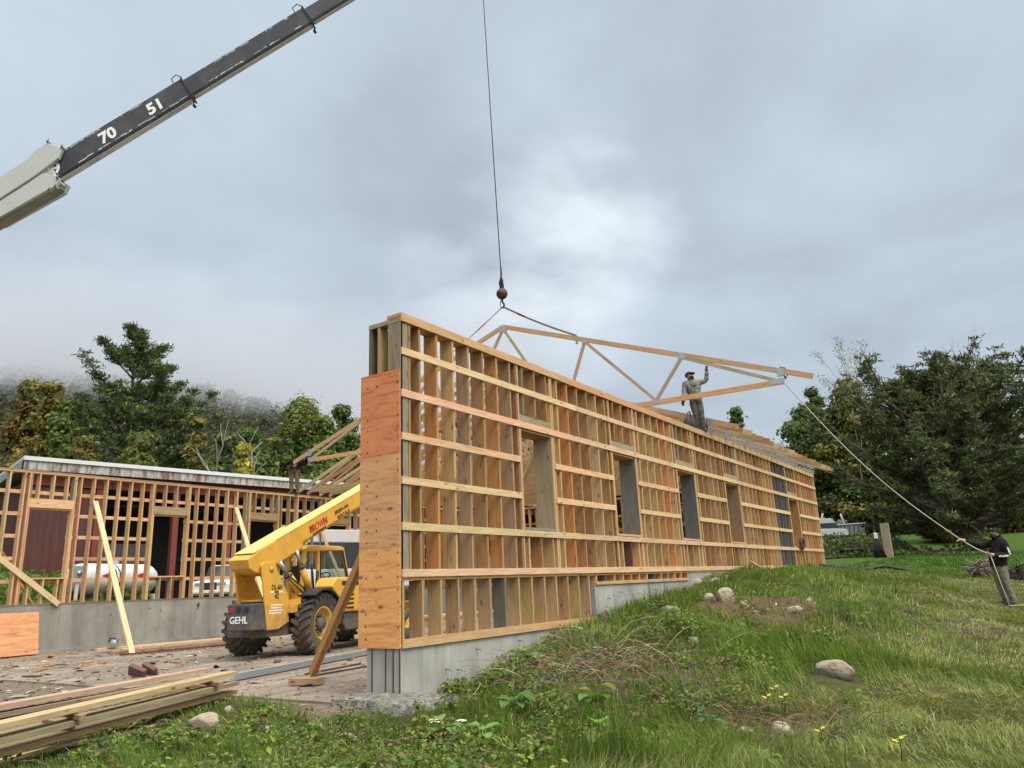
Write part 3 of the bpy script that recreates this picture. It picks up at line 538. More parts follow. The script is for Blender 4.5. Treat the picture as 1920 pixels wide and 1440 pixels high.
stone(1245, 1395, .05, .045, .04, 'small whitish stone in weeds below the brambles', 0, 18)

# ------------------------------------------------------------------ hills with far wood, low cloud
def hillz(X, Y):
    dx, dy = X-CAM[0], Y-CAM[1]; r = np.hypot(dx, dy); a = np.degrees(np.arctan2(-dx, dy))   # degrees left of +Y
    ridge = (sstep(34, 50, a)*(1-sstep(100, 150, a)))*(.82+.18*np.sin(a*.11+1)+.12*(fbm(X*.006, Y*.006, 3, 61)-.5))
    return 4+ridge*sstep(170, 640, r)*142+ridge*sstep(600, 1100, r)*40+(fbm(X*.02, Y*.02, 3, 62)-.5)*10*sstep(170, 260, r)*ridge
aa = np.radians(np.linspace(-25, 150, 150)); rr = 165*(1400/165)**np.linspace(0, 1, 60); A_, R_ = np.meshgrid(aa, rr, indexing='ij'); HX = CAM[0]-np.sin(A_)*R_; HY = CAM[1]+np.cos(A_)*R_; HZ = hillz(HX, HY)-.5
idx = np.arange(HX.size).reshape(HX.shape); hf = np.stack([idx[:-1, :-1], idx[1:, :-1], idx[1:, 1:], idx[:-1, 1:]], -1).reshape(-1, 4)
hl = np_mesh('hills', np.stack([HX, HY, HZ], -1).reshape(-1, 3), hf, STALK, np.tile(np.array([[.045, .045, .025]]), (HX.size, 1)), smooth=True); tag(hl, kind='structure')
n = 4200; az = np.radians(RNG.uniform(40, 80, n)); r = 175*(900/175)**RNG.uniform(0, 1, n); TX = CAM[0]-np.sin(az)*r; TY = CAM[1]+np.cos(az)*r; TZ = hillz(TX, TY); th = RNG.uniform(9, 17, n); m = 70
ph = np.arccos(RNG.uniform(-.55, 1, n*m)); aq = RNG.uniform(0, 2*np.pi, n*m); nr = np.stack([np.sin(ph)*np.cos(aq), np.sin(ph)*np.sin(aq), np.cos(ph)], -1); rad_ = np.repeat(th, m)*RNG.uniform(.75, 1.08, n*m)
P = np.stack([np.repeat(TX, m), np.repeat(TY, m), np.repeat(TZ+th*.55, m)], -1)+nr*rad_[:, None]*np.array([.36, .36, .55])
pal = np.array([[.040, .052, .028], [.048, .058, .030], [.058, .052, .032], [.060, .050, .028], [.045, .045, .036], [.026, .042, .026], [.075, .075, .028], [.050, .046, .038]]); tc_ = np.repeat(pal[RNG.integers(0, len(pal), n)]*RNG.uniform(.7, 1.2, (n, 1)), m, 0)*RNG.uniform(.75, 1.25, (n*m, 1))
fo = leafquads(P, nr+RNG.normal(0, .3, (n*m, 3)), np.repeat(th, m)*RNG.uniform(.06, .13, n*m), tc_, 1.2, 'far_wood'); tag(fo, kind='stuff')
m_, t_, b_, o_ = newmat('mist'); t_.nodes.remove(b_); pv = N(t_, 'ShaderNodeVolumePrincipled'); pv.inputs['Color'].default_value = (.97, .98, 1, 1); pv.inputs['Anisotropy'].default_value = .7; L(t_, pv.outputs[0], o_.inputs['Volume'])
ob_ = texco(t_, 'Object'); sp_ = N(t_, 'ShaderNodeSeparateXYZ'); L(t_, ob_, sp_.inputs[0]); nz = noise(t_, .012, 4, ob_)
zz = math_(t_, 'ADD', sp_.outputs['Z'], math_(t_, 'MULTIPLY', math_(t_, 'SUBTRACT', nz, .5), 45))
def mrange(f, a, b, c=0, d=1):
    q = N(t_, 'ShaderNodeMapRange', interpolation_type='SMOOTHSTEP'); L(t_, f, q.inputs[0])
    for i_, v_ in enumerate((a, b, c, d)): q.inputs[i_+1].default_value = v_
    return q.outputs[0]
den_ = math_(t_, 'MULTIPLY', mrange(zz, -38, -4), mrange(zz, 5, 38, 1, 0)); edge_ = mrange(math_(t_, 'ABSOLUTE', sp_.outputs['X']), 190, 270, 1, 0)
L(t_, math_(t_, 'MULTIPLY', math_(t_, 'MULTIPLY', den_, edge_), .015), pv.inputs['Density'])
a = rad(61); r = 470
bm = bmesh.new(); bmesh.ops.create_cube(bm, size=1, matrix=Matrix.Diagonal((560, 240, 180, 1)))
me = bpy.data.meshes.new('low_cloud'); bm.to_mesh(me); bm.free(); me.materials.append(m_); o = bpy.data.objects.new('low_cloud', me); COL.objects.link(o); o.location = (CAM[0]-math.sin(a)*r, CAM[1]+math.cos(a)*r, 128); o.rotation_euler = (0, 0, a); tag(o, kind='stuff')
SC.cycles.volume_step_rate = 1.0; SC.cycles.volume_max_steps = 48
# ------------------------------------------------------------------ the building frame
TAN = [(.55, .375, .20), (.52, .345, .175), (.58, .405, .225), (.48, .315, .16)]; ORNG = [(.50, .245, .105), (.52, .27, .12)]; BRN = [(.36, .21, .10), (.32, .185, .088), (.40, .235, .115)]; GRY = [(.28, .255, .19), (.33, .285, .20), (.26, .23, .175)]; BLU = [(.115, .118, .125), (.15, .15, .155)]; STR = [(.65, .485, .31), (.67, .50, .325), (.62, .455, .285)]; DRK = [(.12, .075, .05)]
def jit(c, a=.08): return tuple(max(.01, q*random.uniform(1-a, 1+a)) for q in c)
PITCH = .3885
X0 = 0.0
rw = empty('framed_wall', (0, 12, 0), 0, 'long wall of rough-sawn studs and horizontal straps on stepped concrete, facing the grassy bank', 'framed wall', 'stud-framed walls of the new building')
RO = np.array([0, 12, 0])
class PB(MB):      # board builder for children of an Empty: vertices are kept relative to it
    def build(s, name, mats, parent=None, org=RO, **k):
        s.v = [(a-org[0], b-org[1], c-org[2]) for a, b, c in s.v]; return MB.build(s, name, mats, parent, **k)
def brd(parent, name, x0, x1, y0, y1, z0, z1, col, mat=WOOD, along=None, org=RO): return PB().box(x0, x1, y0, y1, z0, z1, jit(col), 0, along).build(name, mat, parent, org)
WINS = [(3.0, 4.03), (6.45, 7.55), (9.92, 11.07), (13.45, 14.62), (20.15, 21.4)]; SILL, HEAD, TOP, LEN = 1.63, 3.29, 4.53, 24.5; SD = .235
seq = [GRY, BRN, ORNG, TAN, ORNG, BRN, TAN, ORNG, BRN, GRY, TAN, TAN, TAN, ORNG, TAN]
def studcol(k):
    if k < 9: return [GRY[0], BRN[0], ORNG[0], TAN[1], (.40, .27, .16), BRN[0], ORNG[0], (.36, .24, .14), TAN[0]][k]
    if 48 <= k <= 51 or k in (55,): return random.choice(BLU)
    r = random.random()
    return random.choice(TAN if r < .66 else ORNG if r < .77 else BRN if r < .91 else GRY)
# studs: the outer edge of each stands at x = 0, its wide face looks back along the wall
def edge_stud(name, y, z0, z1, c, t=.042): return brd(rw, name, -SD, 0, y-t/2, y+t/2, z0, z1, c, along=2)
brd(rw, 'corner_board', -.042, .0, .012, .155, .87, 4.40, GRY[0], along=2)
nst = 0
for k in range(0, 64):
    y = .022+PITCH*k
    c = studcol(k); w = next((w for w in WINS if w[0]-.03 < y < w[1]+.03), None)
    if w is None: edge_stud('stud', y, .87, 4.43, c); nst += 1
    else:
        edge_stud('cripple_stud', y, HEAD+.26, 4.43, random.choice(GRY+BRN)); edge_stud('cripple_stud', y, .97, SILL-.04, random.choice(BRN+TAN+DRK)); nst += 0
edge_stud('stud', .19, .87, 4.43, BRN[0]); edge_stud('stud', 24.46, .87, 4.43, STR[0])
for i, (a, b) in enumerate(WINS):
    for y, z0, z1, c in ((a-.022, .87, 4.43, TAN[0]), (b+.022, .87, 4.43, TAN[2]), (a-.075, .87, 4.43, BRN[1]), (b+.075, .87, 4.43, TAN[1])): edge_stud('jamb_stud', y, z0, z1, c)
    jc = [GRY[1], BLU[1], BLU[0], (.25, .18, .11), BRN[0]][i]
    brd(rw, 'jamb_board', -.38, -.004, b-.032, b-.002, SILL, HEAD, jc, along=2); brd(rw, 'jamb_board', -.38, -.004, a+.002, a+.032, SILL, HEAD, TAN[1], along=2)
    brd(rw, 'window_sill', -.38, .004, a+.003, b-.003, SILL-.04, SILL, [(.22, .23, .24), TAN[0], TAN[0], TAN[0], BRN[0]][i], along=1)
    brd(rw, 'window_header', -.07, -.012, a-.002, b+.002, HEAD+.012, HEAD+.25, GRY[1], along=1); brd(rw, 'window_header', -SD, -.19, a-.002, b+.002, HEAD+.012, HEAD+.25, TAN[1], along=1)
    brd(rw, 'head_board', -.38, -.004, a+.036, b-.036, HEAD-.03, HEAD+.006, BRN[0], along=1)
def run(name, x0, x1, z0, z1, y0, y1, cols, piece=4.88):
    y = y0; first = True
    while y < y1-.01:
        e = min(y1, y+piece+(random.uniform(-.3, .3) if first else 0)); brd(rw, name, x0, x1, y, e-.004, z0+random.uniform(-.004, .004), z1+random.uniform(-.004, .004), random.choice(cols), WOOD2, along=1); y = e; first = False
segs = []; p = 0.0
for a, b in WINS: segs.append((p, a-.045)); p = b+.045
segs.append((p, LEN))
for i in range(5):
    z1 = 4.017-.61*i; z0 = z1-.10
    if i in (2, 3):
        for a, b in segs: run('strap', .001, .024, z0, z1, a+(.0 if a > 0 else .012), b, STR, 6)
    else: run('strap', .001, .024, z0, z1, .012, LEN, STR)
run('strap', .001, .026, 4.405, 4.535, 0, LEN, [(.52, .35, .20), (.55, .38, .22), (.50, .34, .19)]); run('band_board', .001, .03, .872, .972, .012, 17.2, STR); run('band_board', .001, .028, .875, .955, 17.2, LEN, STR)
run('top_plate', -SD, -.003, 4.43, 4.475, 0, LEN, TAN, 4.9); run('top_plate', -SD, -.003, 4.478, 4.523, .05, LEN, TAN, 4.2); run('bottom_plate', -SD, -.004, .829, .868, .01, LEN, GRY+TAN, 4.9)
# knee wall over the lower foundation steps
for k in range(14):
    y = .05+PITCH*k
    if y > 5.25: break
    brd(rw, 'knee_stud', -SD, -.002, y-.02, y+.02, .045, .826, [(.42, .30, .16), (.40, .28, .15), (.45, .33, .18), (.38, .27, .15), (.42, .30, .16), (.40, .30, .17), (.16, .15, .14), (.42, .31, .17)][k % 8], along=2)
for k in range(13): brd(rw, 'knee_stud', -SD, -.002, 5.40+PITCH*k*.98-.02, 5.40+PITCH*k*.98+.02, .715, .826, random.choice(TAN+ORNG+BLU), along=2)
brd(rw, 'knee_plate', -SD, -.003, 0, 5.31, .003, .042, TAN[0], along=1); brd(rw, 'knee_plate', -SD, -.003, 5.34, 10.0, .673, .712, TAN[0], along=1)
brd(rw, 'knee_strap', .001, .026, .012, 5.32, -.012, .098, (.56, .38, .20), WOOD2, along=1); brd(rw, 'knee_strap', .001, .02, 5.35, 10.0, .655, .700, (.5, .36, .2), WOOD2, along=1)
# return at the near end, clad with three plywood sheets
for x0, x1, y0, y1, z0, c in ((-.61, -.565, .0, .16, .02, (.14, .12, .10)), (-.44, -.395, .002, .16, .02, (.42, .29, .17)), (-.61, -.40, .16, .20, .02, (.22, .15, .10))): brd(rw, 'end_stud', x0, x1, y0, y1, z0, 4.40, c, along=2)
brd(rw, 'end_header', -.615, -.01, -.002, .16, 4.405, 4.47, GRY[1], along=0); brd(rw, 'end_header', -.25, -.003, -.006, .045, 4.478, 4.53, TAN[3], along=0)
for z0, z1, c in ((-.012, 1.262, (.70, .345, .135)), (1.266, 2.515, (.66, .355, .165)), (2.519, 3.70, (.62, .24, .095))): brd(rw, 'plywood_sheet', -.742, .0, -.020, -.004, z0, z1, c, PLY, along=0)
mb = PB()
for z in np.arange(.1, 3.65, .155):
    for x in (-.60, -.42, -.03):
        if random.random() < .85: mb.box(x+random.uniform(-.012, .012)-.006, x+.006, -.0225, -.0195, z-.012, z+.012, (.06, .03, .02))
mb.build('nail_marks', WOOD, rw)
# foundation of the right wall: stepped pour
fr = empty('foundation_wall', (-.3, 12, -.6), 0, 'pale stepped concrete foundation under the long framed wall by the bank', 'foundation', 'concrete foundations of the new building')
EY, EZ, EX = V(0, 1, 0), V(0, 0, 1), V(1, 0, 0)
PB().prism([(0, -1.2), (LEN, -1.2), (LEN, .826), (10.02, .826), (10.02, .67), (5.33, .67), (5.33, 0), (0, 0)], (0, 0, 0), EY, EZ, EX, -.60, -.014).build('stepped_wall', CONC, fr, V(-.3, 12, -.6))
mb = PB()
for x in (-.50, -.26, -.13, -.02): mb.box(x-.008, x+.008, -.010, .004, -.56, -.002, (.8, .8, .8))
mb.build('form_seams', RUST, fr, V(-.3, 12, -.6))
mb = PB()
for y, z in [(.9, -.35), (1.15, -.38), (1.6, -.15), (2.1, -.3), (2.7, -.12), (3.1, -.2), (5.8, .4), (6.3, .5), (7.2, .45), (8.0, .5), (8.7, .47)]: mb.tube([V(-.02, y, z), V(.045, y+.01, z-.01), V(.05, y+.03, z-.025)], .006, 5)
mb.build('form_tie', RUST, fr, V(-.3, 12, -.6))
# broken footing under the near corner
bm = bmesh.new(); bmesh.ops.create_grid(bm, x_segments=44, y_segments=24, size=1)
for v in bm.verts:
    x, y = v.co.x, v.co.y; e = max(abs(x), abs(y)); n_ = float(fbm(np.array([x*5+3]), np.array([y*5]), 4, 77)[0])-.5; drop = max(0, e-.74+n_*.45)*1.9
    v.co = Vector((x*.86+n_*.05, y*.55+n_*.05, -.0-min(.38, drop)+n_*.035))
me = bpy.data.meshes.new('concrete_footing'); bm.to_mesh(me); bm.free(); me.materials.append(RUBBLE); o = bpy.data.objects.new('concrete_footing', me); COL.objects.link(o); o.location = (.02, -.22, -.55); tag(o, 'rough broken concrete footing jutting out below the plywood corner', 'footing')

# ------------------------------------------------------------------ left wall (seen from inside)
LX = -16.23; lw = empty('framed_wall', (LX, 12, .74), 0, 'stud-framed wall across the slab with open window frames, in front of the red barn', 'framed wall', 'stud-framed walls of the new building'); LO = V(LX, 12, .74)
LW = [(2.55, 3.68), (6.25, 7.42), (9.93, 11.1), (13.52, 14.75), (17.2, 18.4), (20.9, 22.1)]; LT = 4.42
def lb(name, x0, x1, y0, y1, z0, z1, c, along=None): return brd(lw, name, x0, x1, y0, y1, z0, z1, c, WOOD, along, LO)
for k in range(64):
    y = .02+PITCH*k; w = next((w for w in LW if w[0]-.1 < y < w[1]+.1), None); c = random.choice(TAN+TAN+[(.42, .31, .19)]) if y < 9 else random.choice(TAN+BRN+GRY+[(.36, .27, .17), (.33, .25, .16)])
    if w is None: lb('stud', LX-.19, LX, y-.02, y+.02, .74, 4.33, c, 2)
    elif w[0]+.1 < y < w[1]-.1: lb('cripple_stud', LX-.19, LX, y-.02, y+.02, 3.63, 4.33, c, 2); lb('cripple_stud', LX-.19, LX, y-.02, y+.02, .74, 1.40, c, 2)
for a, b in LW:
    for y, z1 in ((a-.07, 4.33), (a-.023, 3.37), (b+.023, 3.37), (b+.07, 4.33)): lb('jamb_stud', LX-.19, LX+.002, y-.021, y+.021, .74, z1, random.choice(TAN) if a < 9 else random.choice(TAN+BRN), 2)
    for y in (a-.023, b+.023): lb('cripple_stud', LX-.19, LX+.001, y-.02, y+.02, 3.632, 4.33, random.choice(GRY+TAN), 2)
    lb('window_header', LX-.04, LX+.003, a-.046, b+.046, 3.375, 3.63, STR[2] if a < 5 else (.33, .26, .15), 1); lb('window_sill', LX-.19, LX+.006, a-.044, b+.044, 1.402, 1.445, TAN[2], 1)
    lb('head_board', LX-.19, LX-.045, a-.044, b+.044, 3.33, 3.37, TAN[0], 1)
segs = []; p = 0
for a, b in LW: segs.append((p, a-.0)); p = b+.0
segs.append((p, LEN))
for i in range(5):
    z1 = 3.87-.615*i
    if 1 <= i <= 3:
        for a, b in segs: lb('strap', LX-.215, LX-.192, a, b, z1-.10, z1, random.choice(STR), 1)
    else:
        for a in np.arange(0, LEN, 4.9): lb('strap', LX-.215, LX-.192, a, min(LEN, a+4.896), z1-.10, z1, random.choice(STR), 1)
for a in np.arange(0, LEN, 4.9):
    lb('top_plate', LX-.19, LX+.004, a, min(LEN, a+4.896), 4.333, 4.375, random.choice(TAN), 1); lb('top_plate', LX-.19, LX+.004, max(0, a-1.2), min(LEN, a+3.69), 4.378, 4.42, random.choice(TAN+GRY), 1); lb('bottom_plate', LX-.19, LX+.01, a, min(LEN, a+4.896), .70, .738, (.20, .17, .13), 1)
o = MB().box(LX-.62, LX-.002, -.3, LEN, -1.2, .697, (1, 1, 1)).build('foundation_wall', CONC2); tag(o, 'long damp grey concrete foundation under the framed wall at the back of the slab', 'foundation', 'concrete foundations of the new building')
o = MB().box(LX-.0, LX+.14, -.2, LEN, -.66, -.50, (1, 1, 1)).build('footing_strip', CONC2); tag(o, 'low concrete strip along the base of the grey foundation wall', 'footing')
# slab inside the walls: dirty concrete
o = MB().box(-16.2, -.62, -.55, 24.3, -.8, -.60).build('slab', SLAB); tag(o, kind='structure')
# gable frame at the far end
gw = empty('framed_wall', (-8, 24.35, .7), 0, 'stud-framed gable wall closing the far end of the slab', 'framed wall', 'stud-framed walls of the new building'); GO = V(-8, 24.35, .7)
for k in range(40):
    x = -15.9+k*.39
    if x > -.35: break
    brd(gw, 'stud', x-.02, x+.02, 24.25, 24.44, .02, 4.33, random.choice(BRN+TAN), WOOD, 2, GO)
for i in range(6): brd(gw, 'strap', -15.95, -.30, 24.445, 24.47, .5+.61*i, .6+.61*i, random.choice(STR), WOOD2, 0, GO)
brd(gw, 'top_plate', -15.95, -.30, 24.25, 24.44, 4.335, 4.42, TAN[0], WOOD, 0, GO); brd(gw, 'bottom_plate', -15.95, -.30, 24.25, 24.44, -.03, .016, TAN[0], WOOD, 0, GO)
o = MB().box(-15.95, -.62, 24.2, 24.5, -1.0, -.035).build('foundation_wall', CONC2); tag(o, 'low grey concrete foundation under the gable wall at the far end', 'foundation', 'concrete foundations of the new building')

# ------------------------------------------------------------------ trusses
TL, TH, HH, TAIL = 16.35, 3.42, .42, .72
def truss(cols, full=True):
    """local x from left heel to right heel, z up from the underside of the bottom chord"""
    rt = empty('roof_truss', (0, 0, 0)); c = TL/2; sl = (TH-HH)/c; T = .042; d = .14; Yv = V(0, 1, 0)
    def m(name, a, b, w, col): MB().beam((a[0], 0, a[1]), (b[0], 0, b[1]), w, T, Yv if 0 else (0, 0, 1), jit(col)).build(name, WOOD2, rt)
    m('bottom_chord', (0, d/2), (c-.002, d/2), d, cols[0]); m('bottom_chord', (c+.002, d/2), (TL, d/2), d, cols[0])
    zt = lambda x: (TH-sl*abs(x-c))-d*.55
    m('top_chord', (-TAIL, zt(-TAIL)), (c, zt(c)), d, cols[1]); m('top_chord', (c, zt(c)), (TL+TAIL, zt(TL+TAIL)), d, cols[1])
    nodes_t = [2.75, 5.6]; nodes_b = [1.9, 4.75]; W_ = .09
    for s in (-1, 1):
        tp = [(c, zt(c)-.07)]+[(c+s*q, zt(c+s*q)-.06) for q in nodes_t]; bt = [(c+s*q, d*.9) for q in nodes_b]
        for a, b in ((tp[0], bt[0]), (tp[1], bt[0]), (tp[1], bt[1]), (tp[2], bt[1]), (tp[2], (c+s*(c-.15), d*.8))): m('web', a, b, W_, cols[2])
        hx = c+s*(c-.06); m('heel_post', (hx, d), (hx, zt(hx)-.05), .10, cols[2])
        def plate(x, z, w, h):
            for yy in (-.0235, .0235): mb = MB(); mb.box(x-w/2, x+w/2, yy-.0015, yy+.0015, z-h/2, z+h/2); mb.build('gusset_plate', STEEL, rt)
        if full:
            plate(hx-s*.10, .10, .34, .15); plate(hx, zt(hx)-.03, .16, .22); plate(tp[2][0], tp[2][1]+.02, .22, .16); plate(tp[1][0], tp[1][1]+.02, .16, .13); plate(bt[0][0], .10, .2, .12); plate(bt[1][0], .10, .2, .12)
        else:
            for xx, zz, w, h in ((hx-s*.07, .085, .26, .15), (hx, zt(hx)-.05, .15, .20)): MB().box(xx-w/2, xx+w/2, -.026, .026, zz-h/2, zz+h/2).build('gusset_plate', STEEL, rt)
    if full:
        for yy in (-.0235, .0235): MB().box(c-.12, c+.12, yy-.0015, yy+.0015, TH-.25, TH-.06).build('gusset_plate', STEEL, rt); MB().box(c-.15, c+.15, yy-.0015, yy+.0015, .02, .13).build('gusset_plate', STEEL, rt)
    return rt
ht = truss([(.55, .36, .17), (.50, .34, .20), (.42, .35, .24)])
A3 = dist(27, 572, 868); B3 = dist(19.4, 1483, 718); ex = unit(B3-A3); ey = unit(np.cross((0, 0, 1), ex)); ez = np.cross(ex, ey); A3 = (A3+B3)/2-ex*TL/2
m4 = Matrix([[ex[i], ey[i], ez[i], A3[i]] for i in range(3)]+[[0, 0, 0, 1]]); ht.matrix_world = m4; tag(ht, 'roof truss hanging from the crane hook, swung out above the wall', 'roof truss')
def tpt(x, z): return A3+ex*x+ez*z
base_t = []; NT = 21
for i in range(NT):
    if i < 5: o = truss([((.47, .31, .17), (.58, .41, .25), (.48, .38, .25)), ((.50, .33, .18), (.46, .25, .12), (.46, .35, .22)), ((.42, .28, .16), (.62, .46, .30), (.50, .40, .26)), ((.48, .30, .15), (.50, .31, .14), (.42, .32, .2)), ((.44, .30, .18), (.40, .27, .16), (.48, .38, .25))][i], False); base_t.append(o)
    else: o = copy_tree(base_t[(i*3+i//5) % 5])
    o.location = (-16.29+random.uniform(-.045, .045), 12.62+i*.588, 4.535 if i else 4.535)
    o['label'] = 'nearest of the set roof trusses, behind the worker on the wall' if i == 0 else 'farthest set roof truss, over the far end of the building' if i == NT-1 else 'set roof truss standing between the nearest and the farthest of the row'
    o['category'] = 'roof truss'; o['group'] = 'roof trusses set on the far half of the walls'
    for ch in o.children:   # orange or grey lumber here and there is real variation between boards
        pass
# ------------------------------------------------------------------ trees
def limb_path(p, d, l, n, droop, wob):
    pts = [p]; q = p.copy(); d = unit(d)
    for i in range(n):
        d = unit(d+V(random.gauss(0, wob), random.gauss(0, wob), random.gauss(0, wob)+droop)); q = q+d*(l/n); pts.append(q)
    return pts
def broad_tree(name, label, base, hgt, cr, cols, leaves, lsize, group, trunk_r=.2, crown0=.3, gaps=.35, bark=BARK, flat=1.0, seed=0, nl=16, cat='tree'):
    random.seed(seed*17+5); rng = np.random.default_rng(seed+100); base = V(*base); rt = empty(name, base, 0, label, cat, group)
    mb = MB(); trunk = limb_path(V(0, 0, -.3), V(0, 0, 1), hgt*1.03, 9, .05, .05); n = len(trunk); mb.tube(trunk, [trunk_r*(1-.88*i/(n-1)) for i in range(n)], 8); tips = []
    for i in range(nl):
        f = crown0+(1-crown0)*(i+.5)/nl*.98; k = min(n-1, max(1, int(f*(n-1)/.95))); p = trunk[k]; a = i*2.4+random.uniform(-.4, .4)
        pr = math.sin(math.pi*min(1, max(0, (f-crown0)/(1-crown0))*.80+.16))**.8; l = cr*pr*random.uniform(.75, 1.12); el = .25+1.0*(f-crown0)/(1-crown0)
        pts = limb_path(p, V(math.cos(a)*math.cos(el), math.sin(a)*math.cos(el), math.sin(el)), l, 5, .04, .16); r0 = trunk_r*.42*(1-f*.6); mb.tube(pts, [r0*(1-.8*j/5) for j in range(6)], 5, caps=False); tips += pts[2:]
        for j in (2, 3, 4, 2, 3, 4):
            sp = limb_path(pts[j], V(random.gauss(0, 1), random.gauss(0, 1), random.uniform(-.1, .9)), l*random.uniform(.3, .5), 4, .02, .2); mb.tube(sp, [r0*.35*(1-.7*q/4) for q in range(5)], 4, caps=False); tips += sp[2:]
    tips += [trunk[-1], trunk[-2]]; mb.build('trunk', bark, rt)
    if leaves:
        T = np.array(tips); T = T[rng.uniform(0, 1, len(T)) > gaps*.5]; k = rng.integers(0, len(T), leaves); cs = cr*.135+.12; leaves = int(leaves*1.35); k = rng.integers(0, len(T), leaves); d = rng.standard_normal((leaves, 3)); P = T[k]+d*cs*rng.uniform(.5, 1.1, (leaves, 1))*np.array([.8, .8, .55*flat]); pal = np.array(cols); tone = rng.uniform(.62, 1.3, len(T)); ci = rng.integers(0, len(pal), len(T)); c = pal[ci[k]]*tone[k][:, None]*rng.uniform(.75, 1.25, (leaves, 1))
        leafquads(P, d+rng.normal(0, .5, (leaves, 3))+np.array([0, 0, .5]), lsize*.80*np.exp(rng.normal(0, .38, leaves)), c, 1.5, 'crown', LEAF, rt)
    return rt
def pine_tree(name, label, base, hgt, prof, cols, group, trunks=((0, 0, 1.0, 0),), ncl=1, tr=.35, seed=0, rise=.22, tuft=.55, start=.18, dens=1.0, whorls=20, skip=None, dead=0, bark=BARK, inner=2, spread=.15, vflat=.17):
    """white pine: whorled limbs with flat plates of needle tufts; prof(f, azimuth) gives limb length at height fraction f"""
    random.seed(seed*31+3); rng = np.random.default_rng(seed+500); rt = empty(name, base, 0, label, 'tree', group); mb = MB(); TP = []; TN = []
    for (ox, oy, hf, lean) in trunks:
        h = hgt*hf; pts = [V(ox*min(1, max(0, i-1)/3)+lean*h*(i/12)**1.2+random.gauss(0, .05), oy*min(1, max(0, i-1)/3)+random.gauss(0, .05), h*i/12-.3*(i == 0)) for i in range(13)]; mb.tube(pts, [tr*(1-.93*i/12)*(.62 if hf < 1 else 1) for i in range(13)], 9)
        for w in range(whorls):
            f = start+(1-start)*(w+random.uniform(.1, .9))/whorls; j = min(11, int(f*12)); p = pts[j]+(pts[j+1]-pts[j])*(f*12-j)
            for b in range(4 if f < .9 else 3):
                a = w*1.1+b*1.571+random.uniform(-.45, .45); l = prof(f, a)*random.uniform(.58, 1.22)
                if l < .25: continue
                if skip and skip(f, a): continue
                el = -.06+rise*(1-f)*.2+f*.85+random.uniform(-.10, .12); d = V(math.cos(a)*math.cos(el), math.sin(a)*math.cos(el), math.sin(el)); q = limb_path(p, d, l, 6, .075, .06); r0 = min(tr*.34, .02+.02*l); mb.tube(q, [r0*(1-.85*i/6) for i in range(7)], 5, caps=False)
                if random.random() < dead*(1-f): continue
                for i in range(inner, 7):
                    for s in range(5 if i < 6 else 4):
                        u = random.random(); o_ = q[i-1]+(q[i]-q[i-1])*u; sd = V(random.gauss(0, 1), random.gauss(0, 1), random.gauss(.15, .25)); e = o_+unit(sd)*l*spread*random.uniform(.3, 1)*(1.15-.09*i); TP.append(e); TN.append(unit(e-o_+(q[i]-q[i-1])*.6+V(0, 0, .12*l)))
        for i in range(10): TP.append(pts[-1]-V(0, 0, i*.12)+V(random.gauss(0, .12), random.gauss(0, .12), 0)); TN.append(V(random.gauss(0, .5), random.gauss(0, .5), 1))
    mb.build('trunk', bark, rt); T = np.array(TP); D = np.array(TN); m = int(22*dens); n = len(T)*m; k = np.repeat(np.arange(len(T)), m)
    d = D[k]*.55+rng.standard_normal((n, 3))*np.array([.8, .8, .5]); d /= np.linalg.norm(d, axis=1, keepdims=True); o_ = T[k]+rng.standard_normal((n, 3))*tuft*np.array([.40, .40, vflat]); l = tuft*rng.uniform(.35, .75, n)[:, None]
    s = np.cross(d, rng.standard_normal((n, 3))); s /= np.linalg.norm(s, axis=1, keepdims=True); wd = (tuft*.085*rng.uniform(.7, 1.4, n))[:, None]
    v = np.stack([o_-s*wd, o_+s*wd, o_+d*l+s*wd*.5, o_+d*l-s*wd*.5], 1).reshape(-1, 3); pal = np.array(cols); tone = rng.uniform(.6, 1.35, len(T)); c = pal[rng.integers(0, len(pal), len(T))[k]]*tone[k][:, None]*rng.uniform(.75, 1.25, (n, 1))
    np_mesh('crown', v, np.arange(n*4).reshape(n, 4), NEEDLE, np.repeat(c[:, None], 4, 1).reshape(-1, 3), rt); return rt
def bare_tree(label, base, hgt, spread, group, seed, tr=.12, bark=BARKG, depth=4, cat='tree', leaves=0, col=((.12, .08, .03),)):
    random.seed(seed); rt = empty('bare_tree', base, 0, label, cat, group); mb = MB(); tips = []
    def grow(p, d, l, r, k):
        q = limb_path(p, d, l, 4, .03, .10); mb.tube(q, [r*(1-.35*i/4) for i in range(5)], 6 if k > 2 else 4, caps=False)
        if k == 0: tips.extend(q[2:]); return
        for i in range(2 if k > 2 else 3): grow(q[-1 if i < 2 else 2], unit(d+V(random.gauss(0, spread), random.gauss(0, spread), random.gauss(.12, .2))), l*random.uniform(.58, .8), r*.6, k-1)
    grow(V(0, 0, -.2), V(random.gauss(0, .05), 0, 1), hgt*.42, tr, depth); mb.build('trunk', bark, rt)
    if leaves:
        T = np.array(tips); n = leaves; k = RNG.integers(0, len(T), n); leafquads(T[k]+RNG.normal(0, .22, (n, 3)), RNG.standard_normal((n, 3)), RNG.uniform(.07, .14, n), np.array(col)[RNG.integers(0, len(col), n)]*RNG.uniform(.7, 1.3, (n, 1)), 1.5, 'crown', LEAF, rt)
    return rt
def gbase(t, x, y=1000): p = dist(t, x, y); return (p[0], p[1], terr1(p[0], p[1])-.1)
def hz(x, y, t, b): return float(dist(t, x, y)[2]-b[2])        # height of a point seen at (x, y) above base b
